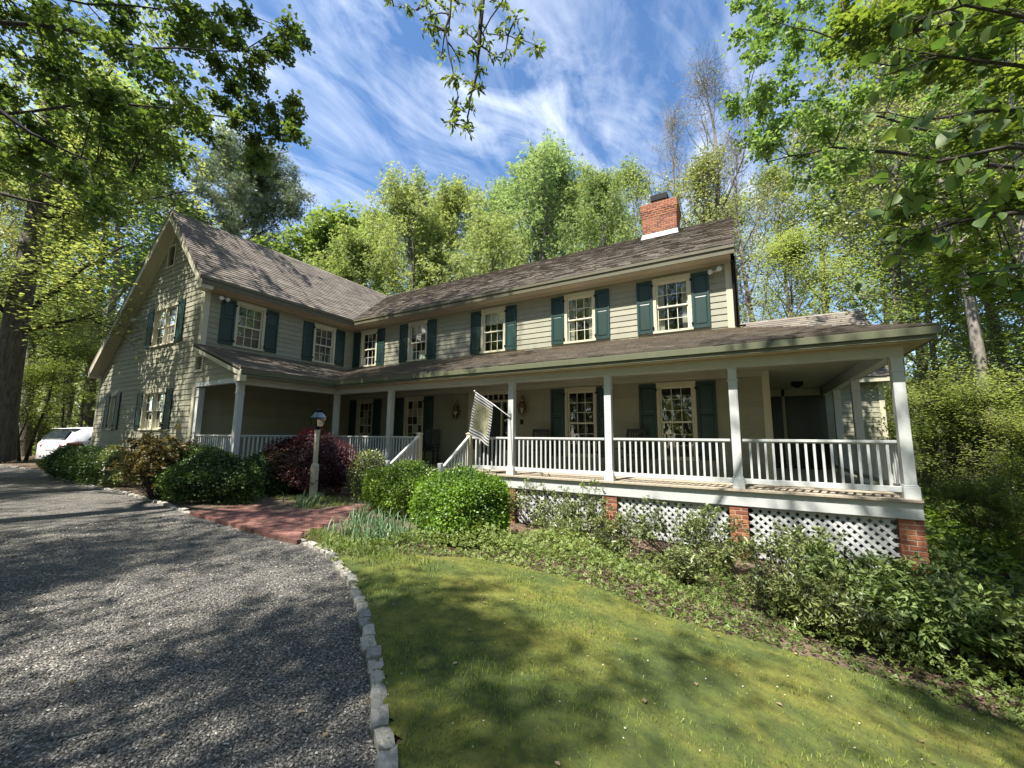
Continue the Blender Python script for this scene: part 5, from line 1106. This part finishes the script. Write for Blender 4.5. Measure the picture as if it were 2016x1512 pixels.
# ------------------------------------------------------------------ overhanging branches of the trees beside the viewer
def canopy(name, label, base, trunk_top, limbs, blobs, m, tmpl, lsize, nper, leafr, bark, up=.7, droop=.25, seed=1, cat='tree', trad=.3, tw=10, dens=1.0):
    r = np.random.default_rng(seed); base = np.array(base, float); o = empty(name, tuple(base)); tag(o, label, cat); lines = []
    if trunk_top is not None:
        tp = np.array(trunk_top); lines.append((np.array([base-[0, 0, .3], base+(tp-base)*.5+r.normal(0, .15, 3), tp])-base, np.array([trad*1.3, trad, trad*.5])))
    LP = []
    for L in limbs:
        p = [np.array(at(*q)) for q in L[0]]; rad = np.linspace(L[1], L[2], len(p)); q = []; rr_ = []
        for a, b, ra, rb in zip(p[:-1], p[1:], rad[:-1], rad[1:]):
            for t in (0, .33, .66): q.append(a+(b-a)*t+(r.normal(0, .02*np.linalg.norm(b-a), 3) if t else 0)); rr_.append(ra+(rb-ra)*t)
        q.append(p[-1]); rr_.append(rad[-1]); q = np.array(q); lines.append((q-base, np.array(rr_))); LP.append(q)
    allp = np.concatenate(LP); PP = []; TN = []; DD = []
    for b in blobs:
        u, v, d, rp = b; c = np.array(at(u, v, d)); rm = rp*d/FPX*.8; dd = np.linalg.norm(allp-c, axis=1)+np.maximum(0, 0)*1; q = allp[np.argmin(dd)]
        mid = (q+c)/2+np.array([0, 0, .08])*np.linalg.norm(c-q); lines.append((np.array([q, mid, c])-base, np.array([.014, .010, .006])))
        nt_ = max(3, int(tw*dens)); tn = r.normal(0, .14)
        for k in range(nt_):
            s = c if k % 2 else (mid+c)/2; e = c+r.normal(0, .48, 3)*rm*np.array([1, 1, .8]); m2 = (s+e)/2+r.normal(0, .05, 3)*rm; lines.append((np.array([s, m2, e])-base, np.array([.005, .004, .002])))
            n = int(nper/nt_); t = r.uniform(.1, 1.12, n)[:, None]; PP.append(s+(e-s)*t+r.normal(0, leafr, (n, 3))); TN.append(np.full(n, .5+tn+r.normal(0, .08))); DD.append(np.repeat(((e-s)/(np.linalg.norm(e-s)+1e-6))[None], n, 0))
    P = np.concatenate(PP); TN = np.concatenate(TN); DD = np.concatenate(DD)
    ob('trunk', tubes_mesh(lines, bark, 'trunk', 10), o); lf = ob('crown', leaves(P-base, np.full(len(P), lsize), tmpl, m, 'crown', up, droop, TN, seed, dirs=DD), o); return o
r_ = random.Random(4)
def row(pts, d0, d1, rp, k=1, jit=18):
    return [(u+r_.gauss(0, jit), v+r_.gauss(0, jit), r_.uniform(d0, d1), rp*r_.uniform(.8, 1.2)) for u, v in pts for _ in range(k)]
TLp = [(20, 30), (90, 40), (170, 35), (250, 45), (330, 35), (400, 45), (60, 110), (140, 115), (220, 110), (300, 110), (380, 100), (20, 170), (110, 190), (200, 190), (290, 190), (370, 185), (40, 250), (130, 265), (220, 270), (310, 265), (20, 330), (100, 340), (190, 345), (270, 350), (220, 400), (60, 40), (150, 150), (240, 230), (90, 300)]
TLe = [(450, 30), (500, 45), (545, 80), (575, 55), (600, 62), (470, 90), (520, 110), (560, 118), (430, 140), (470, 150), (505, 172), (440, 205), (490, 215), (530, 220), (570, 215), (585, 240), (575, 280), (540, 270), (500, 255), (460, 245), (520, 305), (515, 318), (390, 235), (400, 270), (340, 300), (440, 175), (350, 60), (410, 75)]
tb = at(-420, 900, 9)
canopy('maple_tree', 'maple whose big lobed-leaf branches hang over the driveway in front of the gable', (tb[0], tb[1], -.7), at(-380, -500, 9), [
 ([(-380, -80, 9), (-50, 40, 7.5), (150, 62, 7.8), (300, 95, 8.2), (480, 100, 9)], .055, .008), ([(-380, 50, 9), (-40, 190, 7), (60, 262, 7.2), (160, 310, 7.6), (260, 340, 8.2)], .05, .008),
 ([(-380, 50, 9), (0, 225, 8), (180, 200, 8.5), (360, 215, 9), (500, 240, 9.6), (580, 240, 10)], .045, .006), ([(-380, -80, 9), (0, -20, 8), (250, 10, 8.6), (450, 25, 9.6), (600, 60, 10.5)], .04, .006), ([(-300, 300, 9), (0, 380, 8), (150, 420, 8.5)], .05, .012)],
 row(TLp, 7, 10.5, 62, 2, 22)+row(TLe, 8.5, 10.5, 30, 1, 8), L_MAPLE, MAPLE, .088, 230, .07, BARKD, .5, .35, 21, trad=.35, tw=9)
canopy('maple_tree', 'second maple crown filling in behind the lobed branches, yellower and higher', (tb[0]-4, tb[1]+1, -.8), at(-420, -300, 13), [([(-400, -50, 13), (-20, 100, 12.5), (200, 160, 13), (340, 230, 14)], .1, .02), ([(-400, 100, 13), (0, 300, 12.5), (150, 380, 13.5), (260, 430, 14)], .09, .02)],
 row([(30, 60), (130, 70), (240, 80), (340, 60), (60, 170), (160, 180), (280, 170), (380, 200), (50, 280), (180, 290), (300, 290), (350, 320), (60, 390), (170, 420), (250, 410)], 11.5, 15, 80, 2, 30), L_YEL, MAPLE, .11, 150, .1, BARK, .5, .3, 22, trad=.3, tw=9)
tb = at(1000, -900, 5)
canopy('ash_tree', 'tree whose slender drooping sprays hang from the top middle of the view', (19.5, -12.5, -1.6), (18.0, -11.6, 9.0), [
 ([(1500, -700, 5), (1050, -250, 5), (960, -60, 5), (945, 60, 5), (940, 140, 5.05), (925, 200, 5.1), (917, 250, 5.1)], .05, .004), ([(1050, -250, 5), (900, -40, 5), (876, 60, 5), (890, 130, 5), (902, 190, 5), (893, 243, 5)], .02, .003),
 ([(1050, -250, 5), (1000, -20, 4.9), (950, 66, 5), (1000, 70, 5), (1045, 85, 5.1), (1068, 98, 5.1)], .012, .003), ([(1050, -250, 5), (850, -30, 5.1), (820, 20, 5.1), (775, 12, 5.1)], .012, .003)],
 row([(800, 8), (770, 5), (835, 18), (870, 20), (905, 15), (940, 12), (985, 12), (1015, 25), (838, 45), (860, 70), (885, 60), (915, 55), (950, 50), (985, 60), (1015, 72), (1050, 90), (1065, 96), (868, 95), (895, 105), (930, 105), (962, 100), (1000, 100), (885, 150), (905, 165), (930, 160), (955, 130), (893, 205), (905, 215), (892, 240), (930, 205), (940, 180), (922, 238), (915, 255), (960, 85), (1030, 85), (850, 25)], 4.8, 5.3, 17, 1, 4), L_UNDER, LONG, .085, 30, .015, BARKD, .35, .9, 31, trad=.2, tw=4)
tb = at(2500, 900, 12)
R1 = [(1490, 15), (1530, 40), (1600, 25), (1680, 30), (1500, 60), (1490, 95), (1545, 105), (1600, 95), (1650, 110), (1720, 95), (1480, 175), (1455, 205), (1510, 190), (1560, 180), (1620, 190), (1690, 180), (1480, 225), (1540, 250), (1600, 260), (1660, 260), (1500, 285), (1520, 320), (1560, 330), (1620, 330), (1700, 330), (1760, 60), (1840, 80), (1920, 60), (1990, 90), (1780, 170), (1860, 190), (1950, 180), (1760, 260), (1850, 280), (1940, 290), (2000, 250), (1800, 350), (1900, 370), (1990, 360), (1520, 10), (1560, 60), (1640, 60), (1580, 220)]
canopy('maple_tree', 'tree whose outreaching branches frame the sky over the side porch', (tb[0], tb[1], -3), at(2500, -500, 12), [
 ([(2480, 250, 12), (2100, 150, 11.5), (1800, 120, 11), (1640, 75, 11), (1520, 40, 11.4)], .06, .01), ([(2480, 450, 12), (2050, 290, 11.5), (1800, 250, 11), (1640, 200, 11.5), (1470, 195, 12)], .055, .008), ([(2480, 450, 12), (2000, 330, 12), (1760, 300, 11), (1640, 290, 11), (1510, 320, 11)], .08, .012)],
 row(R1, 10, 13.5, 44, 2, 16), L_BRIGHT, MAPLE, .105, 140, .08, BARKD, .5, .3, 41, trad=.3, tw=8)
# nearest branch: big leaves, one object each
nb = empty('linden_branch_tree', (19.6, -9.6, -1.9)); tag(nb, 'tree with big dark heart-shaped leaves close overhead beside the viewer', 'tree'); base = np.array(nb.location); nr = np.random.default_rng(8)
BL = (np.array([(0, 0, 0), (.30, .02, .03), (.46, .34, .06), (.30, .70, .02), (0, 1.05, -.08), (-.30, .70, .02), (-.46, .34, .06), (-.30, .02, .03), (0, .45, -.04)]), [(8, 0, 1), (8, 1, 2), (8, 2, 3), (8, 3, 4), (8, 4, 5), (8, 5, 6), (8, 6, 7), (8, 7, 0)])
bls = [np_mesh('leaf', BL[0]*[1, 1, k], np.array(BL[1]), L_MAPLE, {'tone': np.full(9, t)}, smooth=True) for k, t in ((1, .2), (1.6, .45), (.6, .75), (2.2, 1.0))]
lines = [(np.array([base-[0, 0, .3], np.array(at(2700, 300, 4.5)), np.array(at(2650, -300, 5))])-base, np.array([.2, .13, .08]))]; tips = []
for L in ([(2700, 300, 4.5), (2300, 200, 3.6), (2010, 130, 3.2), (1850, 110, 3.2), (1740, 150, 3.3)], [(2700, 300, 4.5), (2250, 300, 3.4), (1980, 290, 3.1), (1840, 320, 3.1), (1760, 370, 3.2)], [(2650, 350, 4.5), (2250, 420, 3.4), (1990, 420, 3.2), (1870, 440, 3.3), (1790, 470, 3.4)], [(2650, 350, 4.5), (2250, 150, 3.2), (2050, 40, 3), (1900, 10, 3), (1800, 40, 3.1)], [(2650, 350, 4.5), (2280, 480, 3.6), (2050, 520, 3.4), (1920, 540, 3.5)], [(2300, 200, 3.6), (2080, 210, 2.8), (1930, 220, 2.7), (1800, 240, 2.8)]):
    p = np.array([at(*q) for q in L]); lines.append((p-base, np.linspace(.03, .005, len(p))))
    for i in range(1, len(p)-1):
        for k in range(5):
            s = p[i]+(p[i+1]-p[i])*nr.uniform(0, 1); e = s+(p[i+1]-p[i])/np.linalg.norm(p[i+1]-p[i])*nr.uniform(.1, .3)+nr.normal(0, .12, 3); lines.append((np.array([s, (s+e)/2+nr.normal(0, .02, 3), e])-base, np.array([.006, .005, .003]))); tips.append((s, e))
ob('trunk', tubes_mesh(lines, BARKD, 'trunk', 6), nb)
cnt = 0
for s, e in tips:
    for k in range(3):
        if cnt >= 290: break
        p = s+(e-s)*(.4+.3*k)+nr.normal(0, .02, 3)-base; d = Vector(nr.normal(0, .5, 3)+(e-s)/np.linalg.norm(e-s)*.8+np.array([0, 0, -.55])).normalized(); n = Vector((nr.normal(0, .35), nr.normal(0, .35), 1)); n = (n-d*n.dot(d)).normalized(); q = d.cross(n)
        o = ob('leaf', bls[nr.integers(0, 4)], nb); sc_ = nr.uniform(.075, .135); o.matrix_parent_inverse = Matrix.Identity(4); o.matrix_basis = Matrix.Translation(p) @ Matrix((( q.x, d.x, n.x, 0), (q.y, d.y, n.y, 0), (q.z, d.z, n.z, 0), (0, 0, 0, 1))) @ Matrix.Scale(sc_, 4); cnt += 1
# small dark leaves behind them
canopy('dark_leaf_tree', 'dark-leaved tree at the edge of the woods behind the big overhead leaves', (tb[0]-1, tb[1]+2, -3), at(2450, 0, 9), [([(2450, 200, 9), (2050, 330, 7), (1900, 420, 6.5), (1780, 480, 6.5)], .06, .01), ([(2450, 0, 9), (2000, 40, 7), (1800, 60, 6.5), (1660, 20, 7)], .06, .01)],
 row([(1660, 15), (1740, 25), (1820, 40), (1900, 50), (1990, 40), (1850, 130), (1930, 140), (1990, 180), (1960, 260), (1880, 300), (1990, 340), (1820, 400), (1900, 430), (1980, 450), (1780, 470), (1850, 500), (1940, 520), (2000, 560), (1890, 560), (1700, 60)], 5.8, 7.5, 60, 2, 24), L_UNDER, MAPLE, .085, 170, .06, BARKD, .7, .3, 51, trad=.2, tw=8)

# ------------------------------------------------------------------ shrubs
def bush(name, label, x, y, rx, ry, H_, n, ls, m, tmpl=DIAMOND, lump=.12, seed=0, cat='shrub', zc=.45, shell=.13, group=None, up=.25, base=None, stems=14):
    r = np.random.default_rng(seed); z0 = float(h(x, y)); o = empty(name, (x, y, z0)); tag(o, label, cat, group)
    D = r.normal(0, 1, (n*2, 3)); D /= np.linalg.norm(D, axis=1)[:, None]; D = D[D[:, 2] > -.75][:n]; n = len(D)
    ph = r.uniform(0, 6.28, (7, 1)); K = r.normal(0, 3.6, (7, 3)); lum = sum(np.sin(D@K[i]+ph[i]) for i in range(7))/7
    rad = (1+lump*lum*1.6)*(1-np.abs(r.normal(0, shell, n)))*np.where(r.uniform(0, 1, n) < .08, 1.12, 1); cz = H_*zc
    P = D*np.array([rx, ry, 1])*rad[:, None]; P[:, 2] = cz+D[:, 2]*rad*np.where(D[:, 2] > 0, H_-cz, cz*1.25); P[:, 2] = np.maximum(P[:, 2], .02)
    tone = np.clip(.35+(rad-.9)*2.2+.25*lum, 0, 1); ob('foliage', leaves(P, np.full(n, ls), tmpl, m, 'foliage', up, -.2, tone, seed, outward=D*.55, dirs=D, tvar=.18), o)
    lines = []
    for i in range(stems):
        a = r.uniform(0, 6.28); q = r.uniform(.2, .75); e = np.array([rx*q*math.cos(a), ry*q*math.sin(a), H_*r.uniform(.4, .8)]); s = e*[.12, .12, 0]; lines.append((np.array([s, (s+e)/2+r.normal(0, .04, 3), e]), np.array([.018, .012, .006])))
    ob('stems', tubes_mesh(lines, BARKD, 'stems'), o); return o
def bush_px(name, label, uL, uR, vt, Y, n, ls, m, ry=None, **k):
    a, b, t = ony(uL, 950, Y), ony(uR, 950, Y), ony((uL+uR)/2, vt, Y); rx = (b[0]-a[0])/2*.93; x = (a[0]+b[0])/2; return bush(name, label, x, Y, rx, ry or rx*.9, (t[2]-float(h(x, Y)))*.97, n, ls, m, **k)
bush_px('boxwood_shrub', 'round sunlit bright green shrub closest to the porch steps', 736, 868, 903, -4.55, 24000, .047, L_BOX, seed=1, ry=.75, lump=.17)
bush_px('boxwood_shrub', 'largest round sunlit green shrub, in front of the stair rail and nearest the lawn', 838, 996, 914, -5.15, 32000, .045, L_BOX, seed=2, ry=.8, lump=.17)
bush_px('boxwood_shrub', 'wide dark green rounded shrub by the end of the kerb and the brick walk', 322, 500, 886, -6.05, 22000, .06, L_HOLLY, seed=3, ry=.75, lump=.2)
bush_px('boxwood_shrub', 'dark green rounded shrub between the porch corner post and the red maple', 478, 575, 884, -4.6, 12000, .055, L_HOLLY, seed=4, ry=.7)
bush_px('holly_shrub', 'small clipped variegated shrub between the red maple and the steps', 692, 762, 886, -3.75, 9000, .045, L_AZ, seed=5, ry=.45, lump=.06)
bush_px('holly_shrub', 'dark shrub hiding the foot of the wing porch under its first railing', 395, 470, 905, -5.75, 9000, .05, L_HOLLY, seed=6, ry=.35)
# dark red weeping maple
rm = bush_px('red_maple', 'dark red lace-leaf maple arching in a dome behind the lamp post', 530, 690, 853, -4.05, 17000, .085, L_RED, tmpl=LONG, seed=7, ry=.75, lump=.34, shell=.22, zc=.55, cat='small tree', up=.55)
# bed by the gable
bush_px('low_shrub', 'low spreading shrub in front of the parked car and the low end of the gable', 88, 215, 878, -6.35, 10000, .07, L_HOLLY, seed=8, ry=.45, lump=.25)
bush_px('low_shrub', 'low loose shrub under the narrow gable window', 195, 260, 880, -6.15, 7000, .07, L_AZ, seed=9, ry=.4, lump=.3)
def azalea(name, label, uL, uR, vt, vb, nst, ncl, ls, m, seed, per=12, tall=.9, group=None):
    r = np.random.default_rng(seed); p = ong((uL+uR)/2, vb); t = (p-CAM)@_F; rx = (uR-uL)*t/FPX/2*.95; H_ = at((uL+uR)/2, vt, t)[2]-p[2]; o = empty(name, tuple(p)); tag(o, label, 'shrub', group); lines = []; C = []; D = []
    for i in range(nst):
        a = r.uniform(0, 6.28); q = r.uniform(.25, 1)**.6; e = np.array([rx*q*math.cos(a), rx*.8*q*math.sin(a), H_*r.uniform(.55, 1)*(1-.25*q*q)]); s = np.array([math.cos(a), math.sin(a), 0])*.05; md = s+(e-s)*.5+np.array([math.cos(a), math.sin(a), 0])*.06+r.normal(0, .03, 3); lines.append((np.array([s, s*.6+md*.4, md, e]), np.array([.011, .009, .007, .004])))
        for k in range(ncl):
            f = r.uniform(.45, 1.0); b = md+(e-md)*(f*2-1) if f > .5 else md; d = (e-md)/np.linalg.norm(e-md)*.6+r.normal(0, .6, 3); d[2] = abs(d[2]); d /= np.linalg.norm(d); c = b+d*r.uniform(.08, .22); lines.append((np.array([b, (b+c)/2+r.normal(0, .01, 3), c]), np.array([.004, .003, .002]))); C.append(c); D.append(d)
    C = np.array(C); D = np.array(D); idx = np.repeat(np.arange(len(C)), per); n = len(idx); P = C[idx]+D[idx]*r.uniform(-.06, .02, (n, 1))+r.normal(0, .012, (n, 3)); dirs = D[idx]*.7+r.normal(0, .7, (n, 3)); tn = np.clip(.5+r.normal(0, .15, len(C))[idx], 0, 1)
    ob('stems', tubes_mesh(lines, BARKD, 'stems'), o); ob('foliage', leaves(P, np.full(n, ls), LONG if ls < .08 else (LONG[0]*[1.15, 1, 1], LONG[1]), m, 'foliage', .5, -.1, tn, seed, dirs=dirs), o); return o
azalea('azalea_shrub', 'open twiggy azalea just past the largest round shrub', 985, 1105, 925, 1035, 26, 8, .068, L_AZ, 1)
azalea('azalea_shrub', 'upright azalea with pale new leaves against the second lattice panel and the brick pier', 1085, 1200, 945, 1062, 24, 8, .07, L_AZ, 2)
azalea('azalea_shrub', 'wide spreading dark-stemmed azalea in front of the middle lattice panel', 1215, 1450, 985, 1108, 32, 9, .07, L_AZ, 3)
azalea('azalea_shrub', 'low azalea at the brick pier, before the last lattice panel', 1440, 1640, 1030, 1150, 32, 9, .075, L_AZ, 4)
azalea('rhododendron', 'glossy long-leaved rhododendron covering the foot of the last lattice panel', 1610, 1810, 1085, 1235, 44, 12, .085, L_RHODO, 5, per=11)
azalea('rhododendron', 'small rhododendron hugging the foot of the brick corner pier', 1765, 1885, 1072, 1170, 26, 10, .08, L_RHODO, 55)
azalea('rhododendron', 'large glossy rhododendron below the brick corner pier', 1720, 1950, 1140, 1305, 48, 12, .088, L_RHODO, 6, per=11)
azalea('rhododendron', 'dark rhododendron at the outer edge of the bed, partly out of view', 1890, 2120, 1165, 1350, 50, 13, .09, L_RHODO, 7, per=11)
azalea('azalea_shrub', 'low leafy azalea in front of the large rhododendron', 1560, 1760, 1160, 1270, 34, 9, .075, L_AZ, 8)
for i, (a, b, c, d, lb) in enumerate(((1040, 1150, 985, 1062, 'small azalea between the largest round shrub and the first brick pier, low on the lattice'), (1170, 1270, 1000, 1078, 'small azalea straddling the brick pier below the middle post'), (1150, 1250, 1045, 1110, 'low leafy azalea at the front of the bed under the middle post'),
 (1380, 1500, 1050, 1140, 'leafy azalea filling between the spreading one and the low one by the pier'), (1300, 1400, 1075, 1150, 'low azalea at the front of the bed, before the spreading dark-stemmed one'), (1480, 1600, 1110, 1215, 'low azalea at the front of the bed near the glossy rhododendrons'), (1075, 1160, 1010, 1085, 'low azalea in front of the upright pale-leaved one'))): azalea('azalea_shrub', lb, a, b, c+12, d, 18, 8, .066, L_AZ, 20+i, group='azaleas along the porch lattice')
nd_ = azalea('nandina_shrub', 'tall airy bamboo-like shrub with bronze leaf tips beside the double ground-floor gable window', 225, 385, 838, 985, 60, 9, .10, L_NAND, 9, per=10)
azalea('nandina_shrub', 'smaller leafy nandina between the airy one and the porch pilaster', 330, 400, 850, 975, 16, 6, .09, L_NAND, 10, per=8)
# ground cover, edging tufts, blades
n = 60000; gx = rng.uniform(8.6, 18.5, n); gy = rng.uniform(-8.2, -3.4, n); inl = inpoly(gx, gy, LAWN)
nz = .5+.5*np.sin(gx*1.7+np.sin(gy*2.3)*1.4)*np.cos(gy*2.0+.8*gx); le = polydist(gx, gy, LAWN)
k = (~inl) & ~inpoly(gx, gy, DRIVE) & ~inpoly(gx, gy, WALK) & (le < 1.75+.4*np.sin(gx*3)) & (rng.uniform(0, 1, n) < .30+.7*nz); gx, gy, nz, le = gx[k], gy[k], nz[k], le[k]
mh = (.07+.30*nz)*sstep(0, .45, le)*sstep(9.0, 10.0, gx)+.04; gzv = h(gx, gy)+mh*rng.uniform(.35, 1.05, len(gx))
gcv = ob('ground_cover', leaves(np.stack([gx, gy, gzv], 1), np.full(len(gx), .058), CLUST, L_COVER, 'ground_cover', .5, -.2, .35+.5*(nz-.3), 61, tvar=.22)); tag(gcv, 'feathery light green ground cover between the lawn and the azaleas', 'ground cover', kind='stuff')
P = []
for u, v, q, rx in ((560, 1000, 500, .35), (620, 1003, 700, .45), (690, 1000, 600, .4), (600, 985, 500, .5), (650, 985, 500, .5), (620, 1050, 500, .3), (655, 1065, 600, .35), (700, 1085, 600, .45), (760, 1095, 500, .5), (300, 985, 300, .4), (200, 945, 400, .8), (120, 925, 300, 1.0)):
    p = ong(u, v); P.append(np.stack([p[0]+rng.normal(0, rx, q), p[1]+rng.normal(0, rx*.35, q)], 1))
P = np.concatenate(P); k = ~inpoly(P[:, 0], P[:, 1], WALK) & ~inpoly(P[:, 0], P[:, 1], DRIVE); P = P[k]; P = np.column_stack([P, h(P[:, 0], P[:, 1])-.005])
lt = ob('lily_turf', blades(P, rng.uniform(.04, .12, len(P)), np.full(len(P), .011), L_COVER, 'lily_turf', 1.3, 8)); tag(lt, 'tufts of low lily turf along the brick walk and the kerb', 'ground cover', kind='stuff')
def arcs(P, L, m, name, seed, w=.021):
    r = np.random.default_rng(seed); n = len(P); a = r.uniform(0, 6.28, n); d = np.stack([np.cos(a), np.sin(a), 0*a], 1); q = np.stack([-np.sin(a), np.cos(a), 0*a], 1); le_ = r.uniform(.05, 1, n)[:, None]; V = []
    for i, t in enumerate((0, .25, .5, .75, 1)):
        c = P+d*(le_*L[:, None]*.75*t**1.8)+np.array([0, 0, 1])*(L[:, None]*(t-.55*le_*t**2.6)); ww = w*(1, .95, .8, .6, .1)[i]; V += [c-q*ww/2, c+q*ww/2]
    V = np.stack(V, 1).reshape(-1, 3); b = (np.arange(n)*10)[:, None]; F = np.concatenate([b+np.array([[2*i, 2*i+1, 2*i+3, 2*i+2]]) for i in range(4)]); return np_mesh(name, V, F, m, {'tone': np.repeat(r.uniform(0, 1, n), 10)})
for i, (u, v, q, rx, lb) in enumerate(((690, 1055, 70, .13, 'clump of tall bluish daffodil leaves nearest the brick walk'), (735, 1068, 70, .15, 'clump of arching daffodil leaves in front of the round shrub nearest the steps'), (790, 1075, 60, .15, 'clump of daffodil leaves flopping over by the largest round shrub'), (712, 1030, 60, .12, 'upright clump of daffodil leaves at the back of the group'), (765, 1045, 55, .13, 'clump of daffodil leaves tucked under the shrub nearest the steps'), (600, 1000, 40, .12, 'thin spray of strap leaves at the foot of the lamp post'))):
    p = ong(u, v); P = np.column_stack([rng.normal(0, rx, q), rng.normal(0, rx, q), np.zeros(q)]); o = ob('daffodil_clump', arcs(P, rng.uniform(.28, .52, q), L_DAF, 'daffodil_clump', i), None, tuple(p)); tag(o, lb, 'plant', 'strap-leaved plants by the brick walk')
# litter: dry leaves and twigs
n = 2600; gx = rng.uniform(-2, 19, n); gy = rng.uniform(-12.5, -2.6, n); k = ~((gx < 9) & (gy > -5.6)); gx, gy = gx[k], gy[k]; ind = inpoly(gx, gy, DRIVE); inl = inpoly(gx, gy, LAWN)
k = (~ind & ~inl) | (rng.uniform(0, 1, len(gx)) < .16); gx, gy, ind, inl = gx[k], gy[k], ind[k], inl[k]
z = np.where(ind, -.685, h(gx, gy)+np.where(inl, .025, .012)); fl = ob('fallen_leaves', leaves(np.stack([gx, gy, z], 1), np.full(len(gx), .045), DIAMOND, L_DEAD, 'fallen_leaves', .93, 0, None, 71)); tag(fl, 'scattered dry leaves on the gravel, lawn and mulch', 'fallen leaves', kind='stuff')
n = 5200; gx = rng.uniform(9, 18, n); gy = rng.uniform(-4.6, -2.5, n); z = h(gx, gy)+.008; mc = ob('bark_mulch', leaves(np.stack([gx, gy, z], 1), np.full(n, .05), LONG, leafmat('bark_chip', (.10, .06, .04), (.34, .22, .15), .05), 'bark_mulch', .85, 0, None, 72)); tag(mc, 'reddish bark mulch under the azaleas along the lattice', 'mulch', kind='stuff')
n = 420; gx = rng.uniform(9, 19, n); gy = rng.uniform(-12, -6, n); k = inpoly(gx, gy, LAWN); gx, gy = gx[k], gy[k]; pt = ob('petals', leaves(np.stack([gx, gy, h(gx, gy)+.03], 1), np.full(len(gx), .014), DIAMOND, simple('pale_petal', (.6, .58, .48), .7), 'petals', .8, 0, None, 73)); tag(pt, 'tiny pale petals fallen on the lawn', 'petals', kind='stuff')
# fallen leaves on the low porch roof
n = 5000; gx = rng.uniform(2.7, 16, n); gy = -2.8*rng.uniform(0, 1, n)**.5*0-rng.uniform(.02, 2.7, n)*rng.uniform(.1, 1, n); z = pz+ps*(gy+PY)+.02; k = (gx < 13.9+(-gy)); rl_ = ob('roof_litter', leaves(np.stack([gx, gy, z], 1)[k], np.full(k.sum(), .04), LONG, L_DEAD, 'roof_litter', .9, 0, None, 74)); tag(rl_, 'brown oak catkins and leaf bits lying on the porch roof', 'leaf litter', kind='stuff')
